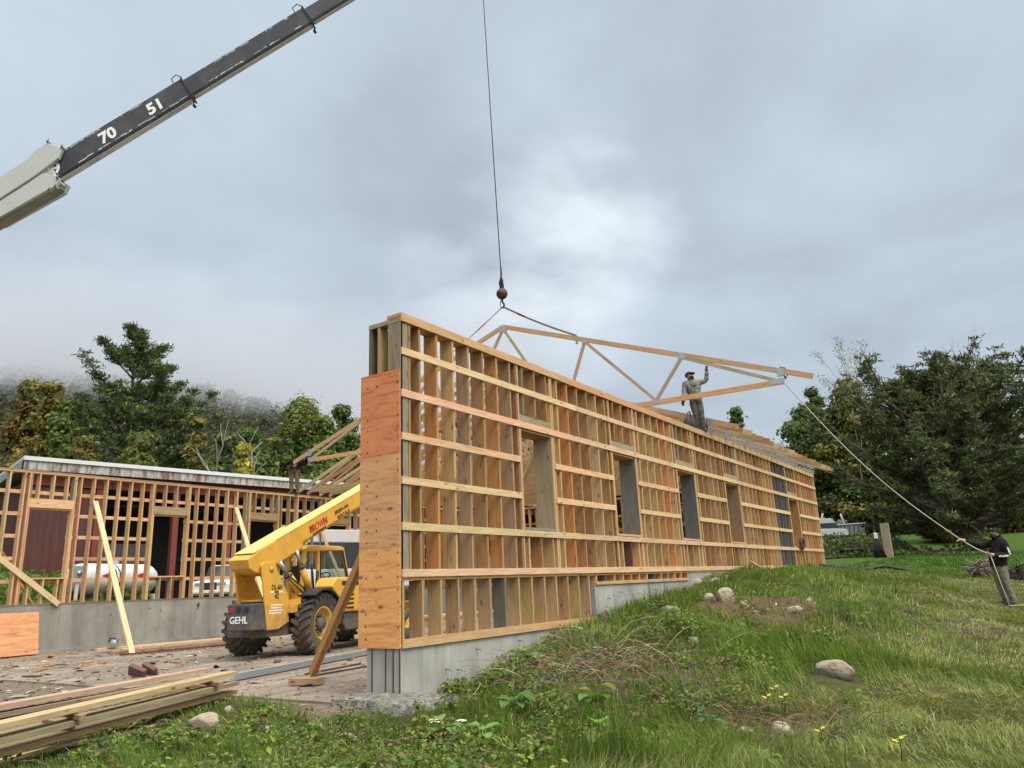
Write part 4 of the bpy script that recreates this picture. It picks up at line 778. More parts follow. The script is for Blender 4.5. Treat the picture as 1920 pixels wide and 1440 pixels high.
AUT = [(.115, .085, .022), (.135, .10, .025), (.085, .085, .028), (.10, .065, .024), (.06, .075, .025)]; OLV = [(.060, .085, .022), (.085, .10, .026), (.045, .07, .02)]; GRN = [(.050, .080, .020), (.072, .100, .024), (.040, .062, .018)]; YLW = [(.24, .19, .022), (.19, .17, .026), (.13, .13, .026)]; DKN = [(.036, .054, .020), (.046, .066, .024), (.030, .044, .018)]
GL = 'trees behind the red barn'
BARKP = m_paint('pine_bark', (.15, .115, .09), .9, .5, (.07, .055, .045), scale=5)
# tall white pine behind the barn, two stems
b = gbase(58, 222); H = hz(240, 588, 58, b); 
rx = RT[0], RT[1]
def lprof(f, a):
    side = math.cos(a)*RT[0]+math.sin(a)*RT[1]
    base = [(.0, 6.6), (.3, 6.9), (.45, 6.3), (.58, 6.1), (.68, 5.9), (.78, 4.3), (.88, 2.7), (.95, 1.5), (1.01, .5)]
    for (f0, l0), (f1, l1) in zip(base, base[1:]):
        if f <= f1: v = l0+(l1-l0)*(f-f0)/(f1-f0); break
    else: v = .5
    return v*(1.0 if side > 0 else .93)
pine_tree('pine_tree', 'tall dark white pine with two stems towering behind the red barn', b, H, lprof, [(.030, .046, .016), (.042, .060, .019), (.022, .036, .014), (.055, .072, .022)], GL, trunks=((-.2, 0, 1.0, .015), (RT[0]*2.0, RT[1]*2.0, .82, .03)), tr=.42, seed=1, start=.10, whorls=10, tuft=.58, dens=1.0, inner=3, spread=.10, vflat=.12, skip=lambda f, a: .30 < f < .40 and random.random() < .5)
def left_tree(kind, label, x, ytop, t, wpx, cols, leaves, ls, seed, **k):
    b = gbase(t, x); broad_tree(kind, label, b, hz(x, ytop, t, b), wpx*t/FPX/2, cols, leaves, ls, GL, seed=seed, **k)
left_tree('autumn_tree', 'brown-gold autumn tree at the left edge of the photo', 10, 735, 62, 150, AUT, 15000, .26, 2, crown0=.12, gaps=.3); left_tree('autumn_tree', 'yellowing tree with feathery top beside the left edge tree', 62, 730, 58, 110, [(.15, .12, .03), (.115, .10, .028), (.085, .075, .025)], 12000, .24, 3, crown0=.15, gaps=.5)
left_tree('autumn_tree', 'olive tree between the yellowing tree and the tall pine', 110, 760, 56, 120, OLV+[(.12, .11, .025)], 14000, .24, 4, crown0=.1, gaps=.3); left_tree('dark_conifer', 'small dark evergreen peeking out left of the tall pine', 158, 718, 72, 66, DKN, 9000, .28, 5, crown0=.05, gaps=.4)
left_tree('green_tree', 'small bushy olive tree hugging the left foot of the pine', 130, 800, 50, 100, OLV, 11000, .22, 16, crown0=.05, gaps=.2)
left_tree('autumn_tree', 'thin gold and olive tree right behind the pine', 335, 790, 57, 90, [(.11, .10, .03), (.075, .08, .025), (.14, .11, .03)], 9000, .22, 6, crown0=.1, gaps=.5); left_tree('green_tree', 'low dark green tree behind the white roof edge, under the bare forked tree', 400, 838, 54, 110, DKN+OLV, 10000, .22, 7, crown0=.05, gaps=.2)
left_tree('maple_tree', 'large round maple, green with a yellowing top, right of the hill', 562, 748, 66, 195, [(.050, .075, .022), (.075, .095, .024), (.11, .105, .025), (.04, .062, .02)], 34000, .25, 8, crown0=.12, gaps=.35, trunk_r=.35, nl=36)
left_tree('yellow_tree', 'bright yellow autumn tree in front of the large maple', 488, 838, 50, 72, YLW, 10000, .2, 9, crown0=.08, gaps=.25); left_tree('green_tree', 'mid-green tree between the yellow tree and the large maple', 520, 812, 55, 100, GRN, 13000, .22, 10, crown0=.05, gaps=.2)
left_tree('green_tree', 'bright green tree right of the maple, behind the truss tails', 632, 790, 62, 120, GRN+[(.09, .12, .028)], 15000, .25, 11, crown0=.1, gaps=.3); left_tree('green_tree', 'dark sparse-topped tree beside the plywood corner', 662, 768, 74, 120, [(.05, .072, .022), (.07, .09, .026)], 14000, .26, 12, crown0=.1, gaps=.5)
left_tree('green_tree', 'leafy green tree below the maple, behind the worker', 590, 850, 48, 90, GRN+OLV, 11000, .2, 13, crown0=.02, gaps=.2); left_tree('green_tree', 'olive tree low behind the left half of the barn roof', 230, 832, 47, 130, OLV+AUT[:1], 13000, .2, 14, crown0=.02, gaps=.2); left_tree('autumn_tree', 'rusty low tree behind the barn corner', 95, 820, 46, 110, AUT, 11000, .2, 15, crown0=.02, gaps=.2)
left_tree('green_tree', 'tree seen through the studs beyond the far gable', 860, 800, 90, 160, GRN+OLV, 12000, .3, 17, crown0=.05, gaps=.2); left_tree('green_tree', 'second tree beyond the far gable, nearer the ridge of trusses', 1000, 830, 95, 170, OLV+GRN, 12000, .3, 18, crown0=.05, gaps=.2)
b = gbase(52, 430); bare_tree('pale bare forked tree rising above the white roof edge', b, hz(430, 778, 52, b), .42, GL, 21, tr=.17, depth=3); b = gbase(60, 345); bare_tree('thin leafless tree right of the tall pine', b, hz(375, 735, 60, b), .30, GL, 22, tr=.08, depth=4, bark=BARK)
GR = 'trees behind the field on the right'
b = gbase(52, 1826); b = (b[0], b[1], b[2]); H = hz(1800, 660, 52, b)
def rprof(f, a): return np.interp(f, [0, .15, .35, .55, .75, .9, 1.01], [7.0, 8.6, 8.8, 8.2, 6.6, 4.4, 1.6])
pine_tree('pine_tree', 'huge spreading dark pine with bare lower limbs behind the man in black', b, H*.87, rprof, [(.042, .052, .022), (.054, .064, .028), (.032, .042, .019), (.062, .070, .032)], GR, trunks=((0, 0, 1.0, -.03), (RT[0]*1.6, RT[1]*1.6, .99, .10), (-RT[0]*1.6, -RT[1]*1.6, .97, -.14)), inner=3, bark=BARKP, tr=.46, seed=2, start=.12, whorls=14, tuft=.52, dens=1.05, rise=.1, dead=.2, spread=.13, vflat=.12)
def rtree(kind, label, x, ytop, t, wpx, cols, leaves, ls, seed, **k):
    b = gbase(t, x); broad_tree(kind, label, b, hz(x, ytop, t, b), wpx*t/FPX/2, cols, leaves, ls, GR, seed=seed, **k)
rtree('green_tree', 'dark leafy tree rising just beyond the far corner of the wall', 1540, 790, 95, 190, DKN+GRN, 30000, .36, 31, crown0=.06, gaps=.2); rtree('aspen_tree', 'slender dark tree with an open notched top under the rope', 1548, 728, 98, 80, [(.045, .065, .025), (.06, .08, .03)], 10000, .34, 32, crown0=.3, gaps=.6)
rtree('green_tree', 'olive tree with thinning gold leaves left of the huge pine', 1630, 745, 90, 210, [(.085, .095, .026), (.12, .11, .03), (.06, .075, .024)], 34000, .34, 33, crown0=.06, gaps=.35); rtree('green_tree', 'dense dark tree filling the gap below the rope', 1590, 830, 92, 210, DKN+OLV, 26000, .34, 34, crown0=.03, gaps=.15)
rtree('green_tree', 'dark tree rising behind the crown of the huge pine', 1880, 690, 78, 150, DKN+[(.05, .07, .022)], 16000, .3, 35, crown0=.1, gaps=.4); rtree('autumn_tree', 'low gold and green tree under the pine, left of its trunk', 1690, 890, 88, 120, [(.12, .115, .022), (.08, .09, .022), (.06, .075, .02)], 14000, .28, 36, crown0=.02, gaps=.2)
rtree('autumn_tree', 'reddish brown thicket tree at the foot of the huge pine', 1770, 915, 66, 150, [(.065, .045, .022), (.05, .05, .02), (.08, .06, .022)], 12000, .2, 37, crown0=.02, gaps=.3); rtree('autumn_tree', 'brownish tree under the right side of the huge pine', 1890, 905, 72, 150, [(.06, .05, .022), (.045, .05, .02), (.09, .08, .022)], 12000, .22, 38, crown0=.02, gaps=.3)
rtree('green_tree', 'small round treetop showing above the truss tails', 1362, 772, 80, 70, [(.05, .085, .03), (.07, .10, .035)], 7000, .24, 39, crown0=.3, gaps=.5); rtree('green_tree', 'dark tree closing the wood at the far right', 1960, 880, 80, 160, DKN, 9000, .26, 40, crown0=.03, gaps=.3)
rtree('green_tree', 'dark tree seen through the second and third windows, beyond the gable', 1160, 860, 66, 170, DKN, 12000, .3, 41, crown0=.02, gaps=.2); rtree('green_tree', 'dark tree seen through the fourth window, beyond the gable', 1260, 880, 62, 150, DKN, 12000, .3, 42, crown0=.02, gaps=.2); rtree('green_tree', 'dark tree behind the far end of the long wall', 1360, 880, 60, 150, DKN, 10000, .3, 43, crown0=.02, gaps=.2)
b = gbase(88, 1640); bare_tree('pale birch with few leaves rising above the olive tree', b, hz(1632, 648, 88, b)*.9, .26, GR, 23, tr=.12, depth=5, leaves=900, col=((.12, .085, .035), (.07, .08, .03))); b = gbase(76, 1905); bare_tree('thin bare tree at the right edge above the pine', b, hz(1905, 630, 76, b), .22, GR, 24, tr=.09, depth=5)
# dark wood behind: closes the view under the crowns
n = 26000; U = RNG.uniform(0, 1, n); az = np.radians(RNG.uniform(0.5, 13.5, n)); rr = RNG.uniform(104, 128, n); X = CAM[0]-np.sin(az)*rr; Y = CAM[1]+np.cos(az)*rr; Zg = terr(X, Y); hh = 8.5*RNG.uniform(0, 1, n)**.9*(.8+.4*fbm(X*.1, Y*.1, 2, 71))
fw = leafquads(np.stack([X, Y, Zg+hh], -1), RNG.standard_normal((n, 3)), RNG.uniform(.35, .8, n), np.array(DKN)[RNG.integers(0, 3, n)]*RNG.uniform(.5, 1.3, (n, 1)), 1.3, 'distant_thicket'); tag(fw, kind='stuff')
# shrubs along the field edge
n = 22000; X, Y, R = pick(n, 54, 68, -32, -18, 1); hh = RNG.uniform(0, 1, n)**1.3*1.5*(.12+1.0*sstep(.42, .70, fbm(X*.42, Y*.42, 3, 72))); ss = leafquads(np.stack([X, Y, terr(X, Y)+hh], -1), RNG.standard_normal((n, 3)), RNG.uniform(.09, .22, n), np.array([(.05, .075, .025), (.075, .10, .03), (.06, .065, .028)])[RNG.integers(0, 3, n)]*RNG.uniform(.6, 1.3, (n, 1)), 1.5, 'undergrowth'); tag(ss, kind='stuff')
n = 4000; X, Y = RNG.uniform(-24.8, -19, n), RNG.uniform(-1, 8.2, n); hh = RNG.uniform(0, 1, n)**1.5*.7*(.3+fbm(X, Y, 2, 73)); sg = leafquads(np.stack([X, Y, terr(X, Y)+hh], -1), RNG.standard_normal((n, 3)), RNG.uniform(.06, .15, n), np.array([(.06, .10, .03), (.09, .12, .03)])[RNG.integers(0, 2, n)]*RNG.uniform(.6, 1.3, (n, 1)), 2.2, 'bank_weeds'); tag(sg, kind='stuff')
random.seed(99)
# ------------------------------------------------------------------ red barn
bn = empty('barn', (-30, 12, .6), 0, 'long red barn with dark open bays and white roof edge behind the left framed wall', 'barn'); BO = V(-30, 12, .6)
c0 = dist(30, 46, 860); c1 = dist(37.2, 475, 890); d = unit(V(c1[0]-c0[0], c1[1]-c0[1], 0)); nb = V(-d[1], d[0], 0)   # nb points away, into the barn
if nb[0] > 0: nb = -nb
EV = 6.45; LB = 34.0; q0 = V(c0[0], c0[1], 0)
def bp(s, u, z): return q0+d*s+nb*u+V(0, 0, z)
def bbox(name, s0, s1, u0, u1, z0, z1, mat, parent=bn):
    mb = PB(); mb.obox(bp((s0+s1)/2, (u0+u1)/2, (z0+z1)/2), [d, nb, V(0, 0, 1)], [(s1-s0)/2, (u1-u0)/2, (z1-z0)/2]); return mb.build(name, mat, parent, BO)
GZ0 = .3; HD = 5.4
bbox('wall', 0.3, 3.15, .52, .62, GZ0, 5.38, SIDE); bbox('wall', .3, .42, .65, 11.5, GZ0, 5.5, SIDE); bbox('wall', .3, LB-.3, 11.5, 11.65, GZ0, 5.0, SIDE); bbox('wall', LB-.42, LB-.3, .65, 11.5, GZ0, 5.5, SIDE)
bbox('eave_board', .3, LB-.3, .40, .51, 5.4, 5.93, REDP); bbox('soffit', .1, LB-.1, .02, .5, 5.94, 5.97, SIDE)
for s in np.arange(1.8, LB, 1.75): bbox('eave_batten', s, s+.09, .36, .398, 5.4, 5.93, SIDE)
for s in [3.1, 6.42, 9.0, 12.6, 16.6, 20.6, 24.6, 28.6, 32.9]: bbox('column', s-.13, s+.13, .44, .72, GZ0, HD, REDP)
bbox('fascia', 0, LB, -.06, .0, 5.93, 6.28, FASC); bbox('roof_edge', -.05, LB+.05, -.14, .10, 6.29, 6.45, ROOFW)
mb = PB(); mb.add([bp(-.05, .1, 6.42), bp(LB, .1, 6.42), bp(LB, 12, 5.0), bp(-.05, 12, 5.0), bp(-.05, .1, 6.30), bp(LB, .1, 6.30), bp(LB, 12, 4.88), bp(-.05, 12, 4.88)], [(0, 1, 2, 3), (7, 6, 5, 4), (0, 4, 5, 1), (1, 5, 6, 2), (2, 6, 7, 3), (3, 7, 4, 0)]); mb.build('roof', ROOFW, bn, BO)
mb = PB(); mb.add([bp(-.06, .0, 6.28), bp(-.06, 12, 4.86), bp(-.06, 12, 4.6), bp(-.06, .0, 6.0), bp(0, .0, 6.28), bp(0, 12, 4.86), bp(0, 12, 4.6), bp(0, .0, 6.0)], [(0, 1, 2, 3), (4, 7, 6, 5), (0, 4, 5, 1), (3, 2, 6, 7)]); mb.build('rake_board', METER, bn, BO)
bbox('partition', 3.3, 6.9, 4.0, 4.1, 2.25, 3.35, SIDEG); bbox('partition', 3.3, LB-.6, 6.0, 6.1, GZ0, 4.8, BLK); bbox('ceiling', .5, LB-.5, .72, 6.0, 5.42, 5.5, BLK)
# ------------------------------------------------------------------ telehandler
th = rad(14); TO = V(-7.72, 4.47, -.60); tele = empty('telehandler', TO, th, 'yellow telehandler with raised boom parked on the slab behind the plywood corner', 'telehandler')
UX, UV, UZ = V(0, 1, 0), V(1, 0, 0), V(0, 0, 1)       # local: y ahead (u), x right (v), z up (w)
def tb(name, v0, v1, u0, u1, w0, w1, mat, bev=.015, par=tele): return MB().box(v0, v1, u0, u1, w0, w1).build(name, mat, par, bevel=bev)
def tp(name, poly, v0, v1, mat, bev=.012, par=tele): return MB().prism(poly, (0, 0, 0), UX, UZ, UV, v0, v1).build(name, mat, par, bevel=bev)
def wheel(u, v, side):
    R_, hw = .655, .20; c = V(v, u, R_); ax = V(side, 0, 0); w = empty('wheel', (0, 0, 0)); w.parent = tele
    mb = MB(); mb.lathe([(.34, -hw*.9), (.40, -hw), (.54, -hw*1.02), (.60, -hw*.92), (.625, -hw*.6), (.63, 0), (.625, hw*.6), (.60, hw*.92), (.54, hw*1.02), (.40, hw), (.34, hw*.9)], c, ax, 48)
    for k in range(22):     # lugs: angled bars alternating left and right
        for s in (-1, 1):
            a = 2*math.pi*(k+(.5 if s > 0 else 0))/22; pr = []
            for (x, da) in ((.0, .0), (hw*1.02*s, -.17)):
                q = a+da; pr.append(c+V(x, math.cos(q)*.632, math.sin(q)*.632))
            nrm = unit(V(0, math.cos(a-.08), math.sin(a-.08))); mb.beam(pr[0], pr[1], .085, .062, nrm)
            q = a-.19; mb.beam(c+V(hw*1.01*s, math.cos(q)*.645, math.sin(q)*.645), c+V(hw*1.03*s, math.cos(q)*.545, math.sin(q)*.545), .06, .035, (1, 0, 0))
    mb.build('tyre', RUB, w)
    MB().lathe([(.0, hw*.30), (.14, hw*.30), (.16, hw*.2), (.27, hw*.15), (.31, hw*.5), (.335, hw*.9), (.365, hw*.98), (.37, hw*.8), (.36, -hw*.9), (.30, -hw*.9), (.0, -hw*.2)], c, ax, 40).build('rim', YEL, w)
    mb = MB(); mb.lathe([(.0, hw*.95), (.12, hw*.93), (.135, hw*.8), (.14, hw*.32)], c, ax, 24)
    for k in range(10): a = 2*math.pi*k/10; mb.lathe([(.0, hw*.52), (.03, hw*.52), (.034, hw*.3)], c+V(0, math.cos(a)*.175, math.sin(a)*.175), ax, 8)
    mb.build('hub', DKG, w); return w
for u, v, s in ((0, .925, 1), (0, -.925, -1), (4.0, .925, 1), (4.0, -.925, -1)): wheel(u, v, s)
tb('chassis', -.42, .60, -1.3, 4.5, .46, .92, DKG); tb('axle', -.8, .8, -.13, .13, .53, .78, DKG); tb('axle', -.8, .8, 3.87, 4.13, .53, .78, DKG)
# counterweight with lamps and lettering
cw = MB().prism([(.0, -1.85), (.62, -1.86), (.665, -1.30), (.665, -.9), (-.1, -.9), (-.1, -1.45)], (0, 0, 0), UV, UX, UZ, .62, 1.16).build('counterweight', DKG, tele, bevel=.03)
text_mesh('lettering', 'GEHL', .20, V(.30, -1.862, .83), UV, UZ, LETW, cw, sx=.92)
for i, m in enumerate((RED, BLK, BLK)): MB().box(.055+i*.19, .16+i*.19, -1.872, -1.845, 1.0, 1.09).build('tail_lamp', m, cw)
# side plates that carry the boom
tp('side_plate', [(-1.66, 1.93), (-1.60, 2.0), (-1.28, 2.0), (-1.20, 1.92), (-.72, 1.30), (-.66, .74), (-1.02, .60), (-1.40, .60)], .625, .675, YEL); tp('side_plate', [(-1.66, 1.93), (-1.60, 2.0), (-1.28, 2.0), (-1.20, 1.92), (-.72, 1.30), (-.66, .74), (-1.02, .60), (-1.40, .60)], -.06, -.01, YEL)
tb('cross_plate', -.01, .625, -1.44, -.8, 1.18, 1.23, YEL); tb('cross_plate', -.0, .62, -.86, -.80, .9, 1.18, YEL)
MB().lathe([(.0, .03), (.05, .03), (.055, 0), (.085, 0), (.09, -.02), (.09, -.7)], V(.675, -1.34, 1.86), UV, 20).build('pivot_pin', YEL, tele)
sp_ = [o for o in tele.children if o.name.startswith('side_plate')][0]
text_mesh('lettering', 'DL-6H', .15, V(.6785, -1.13, 1.47), UX, UZ, LETB, sp_, sx=.9); text_mesh('lettering', '42', .15, V(.6785, -1.13, 1.285), UX, UZ, LETB, sp_)
mb = MB()
for i, m in enumerate((LETW, LETB, LETW)): MB().box(.6755, .679, -1.36+i*.15, -1.22+i*.15, 1.36, 1.395).build('stripe', m, sp_)
for r_ in range(4):
    for k in range(9-r_ % 2):
        if random.random() < .9: mb.box(.6755, .678, -1.36+k*.052, -1.32+k*.052, 1.09-r_*.055, 1.12-r_*.055)
mb.build('warning_text', LETW, sp_)
# boom: outer box, sliding inner box
E_ = math.atan2(.415, 1); bu = V(0, math.cos(E_), math.sin(E_)); bn_ = V(0, -math.sin(E_), math.cos(E_)); bo = V(.305, -1.55, 2.10)
def boomsec(name, s0, s1, lo, hi, hw, mat, cut=.0):
    mb = MB(); mb.prism([(-hw+.07, lo), (hw-.07, lo), (hw, lo+.09), (hw, hi), (-hw, hi), (-hw, lo+.09)], bo, UV, bn_, bu, s0, s1); return mb.build(name, mat, tele, bevel=.012)
outer = boomsec('outer_boom', .18, 1.52, -.42, .16, .235, YEL); MB().box(-1, -1, 0, 0, 0, 0)
rear = MB(); rear.prism([(-.42, .12), (-.42, -.08), (-.28, -.22), (.1, -.46), (.62, -.46), (.62, .165), (.1, .165)], bo, bu, bn_, UV, -.255, .255); rear.build('boom_heel', YEL, tele, bevel=.015)
inner = boomsec('inner_boom', 1.0, 7.6, -.32, .135, .19, YEL)
MB().prism([(-.20, .138), (.20, .138), (.20, .152), (-.20, .152)], bo, UV, bn_, bu, 1.5, 7.6).build('boom_top_plate', YELP, tele); MB().prism([(-.245, .163), (.245, .163), (.245, .178), (-.245, .178)], bo, UV, bn_, bu, -.2, 1.5).build('boom_top_plate', YELP, tele)
MB().prism([(-.20, -.30), (.20, -.30), (.20, .10), (-.20, .10)], bo, UV, bn_, bu, 1.525, 1.545).build('wear_pad', BLK, tele)
def bpt(s, h, v=.193): return bo+UV*v+bu*s+bn_*h
ib = inner
t1 = text_mesh('lettering', 'BROWN', .23, bpt(2.32, -.085, .1935), bu, bn_, LETR, ib, sx=.86); text_mesh('lettering_outline', 'BROWN', .245, bpt(2.32, -.085, .1905), bu, bn_, LETB, ib, sx=.855)
text_mesh('lettering', 'ENTERPRISES INC', .075, bpt(2.32, -.225, .193), bu, bn_, LETB, ib, sx=1.02); text_mesh('lettering', '(802)824-3444', .125, bpt(3.42, -.045, .193), bu, bn_, LETB, ib, sx=.92); text_mesh('lettering', 'RENTALS', .135, bpt(3.46, -.19, .193), bu, bn_, LETB, ib, sx=1.1)
# lift cylinders
def cyl(p, q, r, rod): p = V(*p); q = V(*q); m_ = p+(q-p)*.60; c = empty('lift_cylinder', (0, 0, 0)); c.parent = tele; MB().tube([p, m_], r, 16).build('barrel', YEL, c); MB().tube([m_, q], r*.62, 14).build('rod', CHR, c); MB().lathe([(r*1.15, -.03), (r*1.15, .03)], m_, q-p, 16).build('gland', DKG, c); MB().tube([p-V(.09, 0, 0), p+V(.09, 0, 0)], .05, 12).build('clevis', YEL, c)
cyl((.70, -.30, 1.30), (.62, -1.02, 2.02), .088, .05); cyl((.56, .25, 1.36), (.54, -.30, 2.28), .075, .05); tb('cylinder_bracket', .50, .78, -.42, -.12, 1.12, 1.34, YEL)
mb = MB(); mb.tube([V(.72, -.80, 1.72), V(.80, -.45, 1.50), V(.84, -.05, 1.20), V(.80, .15, 1.05)], .018, 6); mb.tube([V(.70, -.86, 1.70), V(.77, -.5, 1.44), V(.80, -.1, 1.14), V(.78, .1, 1.02)], .016, 6); mb.build('hydraulic_hose', BLK, tele)
tb('side_frame', .55, .80, -.75, .9, .92, 1.14, YEL); tb('tool_tray', .60, .74, -.7, .25, 1.14, 1.2, YEL)
# fender, engine cover
fp = [(math.cos(a)*.77, .655+math.sin(a)*.77) for a in np.linspace(rad(125), rad(5), 14)]; fq = [(math.cos(a)*.72, .655+math.sin(a)*.72) for a in np.linspace(rad(5), rad(125), 14)]
tp('fender', fp+fq, .70, 1.18, BLK, .01)
hood = tp('engine_cover', [(.62, 1.15), (.30, 1.45), (.42, 1.60), (.55, 1.66), (2.9, 1.66), (3.0, 1.55), (3.0, .86), (.88, .86), (.86, 1.05)], .62, 1.12, YEL, .04); tp('engine_base', [(.9, .86), (3.0, .86), (3.0, .44), (1.05, .44), (.9, .6)], .60, 1.06, DKG, .03)
MB().box(1.121, 1.127, .72, 1.45, 1.475, 1.57).build('air_intake', BLK, hood)
for k in range(5): MB().box(1.121, 1.128, .93, 1.25, .93+k*.10, .975+k*.10).build('louver', BLK, hood)
# cab on the left
cabe = empty('cab', (0, 0, 0)); cabe.parent = tele
def cabbar(p, q, r=.042): return MB().beam(V(*p), V(*q), r*2, r*2, (0, .3, 1) if abs(p[2]-q[2]) < .3 else (0, 1, 0)).build('cab_post', YEL, cabe, bevel=.02)
vr, vl = -.10, -.95; A = dict(r0=(.80, 1.05), r1=(.95, 2.36), m0=(1.55, 1.05), m1=(1.5, 2.4), f0=(3.02, 1.35), f1=(2.62, 2.42))
for v in (vr, vl):
    for a, b in (('r0', 'r1'), ('m0', 'm1'), ('f0', 'f1')): cabbar((v, *A[a]), (v, *A[b]))
    cabbar((v, .80, 1.06), (v, 3.02, 1.32)); cabbar((v, .95, 2.36), (v, 2.62, 2.42))
tp('cab_roof', [(.86, 2.36), (.98, 2.46), (1.3, 2.49), (2.5, 2.50), (2.66, 2.46), (2.68, 2.40)], vl-.05, vr+.05, YELP, .03, cabe)
tp('cab_floor', [(.8, .92), (3.0, .92), (3.0, 1.30), (2.2, 1.12), (.8, 1.05)], vl, vr, YEL, .02, cabe)
MB().add([(vr, 1.60, 1.15), (vr, 2.95, 1.40), (vr, 2.58, 2.38), (vr, 1.55, 2.35)], [(0, 1, 2, 3)]).build('side_window', GLASS, cabe); MB().add([(vr, 3.0, 1.35), (vl, 3.0, 1.35), (vl, 2.62, 2.40), (vr, 2.62, 2.40)], [(0, 1, 2, 3)]).build('windscreen', GLASS, cabe)
mb = MB(); prev = [(1.60, 1.15), (2.95, 1.40), (2.58, 2.38), (1.55, 2.35)]
for i in range(4): a, b = prev[i], prev[(i+1) % 4]; mb.beam(V(vr+.044, *a), V(vr+.044, *b), .035, .012, (1, 0, 0))
mb.build('window_seal', BLK, cabe)
seat = MB(); seat.box(-.75, -.30, 1.35, 1.85, 1.28, 1.42); seat.prism([(1.30, 1.40), (1.44, 1.40), (1.36, 2.0), (1.24, 2.0)], (0, 0, 0), UX, UZ, UV, -.73, -.32); seat.build('seat', BLK, cabe, bevel=.04)
mb = MB(); c = V(-.5, 2.35, 1.72); ax_ = unit(V(0, -.6, .8)); e1 = V(1, 0, 0); e2 = np.cross(ax_, e1); ring = [c+(e1*math.cos(a)+e2*math.sin(a))*.19 for a in np.linspace(0, 2*math.pi, 25)]; mb.tube(ring, .017, 6, caps=False); mb.tube([c-ax_*.45, c], .03, 8)
for a in (0, 2.1, 4.2): mb.tube([c, c+(e1*math.cos(a)+e2*math.sin(a))*.19], .013, 5)
mb.build('steering_wheel', BLK, cabe); MB().box(-.9, -.15, 2.55, 2.95, 1.2, 1.58).build('dashboard', BLK, cabe, bevel=.04)
mb = MB(); mb.tube([V(.02, 1.2, 1.3), V(.04, 1.1, 1.7), V(.03, 1.06, 2.0)], .028, 8); mb.tube([V(.03, 1.25, 1.25), V(.05, 1.30, 1.85)], .035, 8); mb.build('exhaust_stack', BLK, tele)
MB().box(.42, .98, 4.9, 5.0, .3, 1.2).build('carriage', DKG, tele, bevel=.01)

# ------------------------------------------------------------------ crane boom, hook, slings
crane = empty('crane', (0, 0, 0), 0, 'telescopic crane boom, white base and dark grey sections numbered 51 and 70, reaching overhead', 'crane')
TIP = dist(28.2, 897, -160); BASE = dist(27.0, -420, 640); P70 = dist(27.55, 205, 256)
bx = unit(TIP-BASE); bs = unit(np.cross(bx, (0, 0, 1))); bz = np.cross(bs, bx)
if bs@(CAM-BASE) < 0: bs = -bs; 
bz = unit(np.cross(bs, bx)); bz = bz if bz[2] > 0 else -bz
def sof(x, y):     # distance along the boom axis of the point seen at (x, y)
    d = ray(x, y); n_ = np.cross(bx, np.cross(d, bx)); t = np.linalg.lstsq(np.stack([bx, -d], 1), CAM-BASE, rcond=None)[0]; return t[0]
def bsec(name, s0, s1, h, w, mat, ch=.10):
    hp = [(-w/2+ch*.6, -h/2), (w/2-ch*.6, -h/2), (w/2, -h/2+ch), (w/2, h/2), (-w/2, h/2), (-w/2, -h/2+ch)]; mb = MB(); n0 = len(mb.f); mb.prism(hp, BASE, bs, bz, bx, s0, s1); return mb.build(name, mat, crane, bevel=.012)
S = dict(b=sof(120, 310), c1=sof(352, 165), c2=sof(575, 25), n70=sof(205, 256), n51=sof(293, 201), n89=sof(124, 306)); LTOT = np.linalg.norm(TIP-BASE)
bsec('base_section', -6, S['b']-.35, 1.36, .46, CRW); 
mid = bsec('boom_section', S['b']-.6, S['c1'], .98, .32, CRG); bsec('boom_section', S['c1']-.2, S['c2'], .83, .27, CRG); bsec('boom_section', S['c2']-.2, LTOT-.3, .70, .23, CRG)
for s0, s1, h, w in ((S['b']-.3, S['c1']-.02, .98, .32), (S['c1']+.05, S['c2']-.02, .83, .27), (S['c2']+.05, LTOT-.4, .70, .23)): MB().prism([(-w/2+.05, -h/2-.012), (w/2-.05, -h/2-.012), (w/2-.05, -h/2-.004), (-w/2+.05, -h/2-.004)], BASE, bs, bz, bx, s0, s1).build('underside_plate', CRU, crane)
def bpnt(s, side, up): return BASE+bx*s+bs*side+bz*up
mb = MB()
for (s0, s1, h, w) in ((S['b'], S['c1'], .98, .32), (S['c1']+.3, S['c2'], .83, .27)):       # scraped paint along the lower edge
    for k in range(34): s = random.uniform(s0+.2, s1-.2); l = random.uniform(.05, .35); u = random.choice([-h/2+.13, -h/2+.16, -h/2+.16, h/2-.06]); mb.box(0, 0, 0, 0, 0, 0) if 0 else mb.beam(bpnt(s, w/2+.004, u), bpnt(s+l, w/2+.004, u+random.uniform(-.01, .01)), random.uniform(.012, .045), .004, bz)
mb.build('scuff_marks', CRU, crane)['kind'] = 'stuff'
for key, txt in (('n70', '70'), ('n51', '51'), ('n89', '89')): text_mesh('lettering', txt, .66 if key != 'n89' else .62, bpnt(S[key]+(0 if key != 'n89' else -.50), .164, .0 if key != 'n89' else -.05), bx, bz, LETW, mid, sx=1.0, bold=.035)
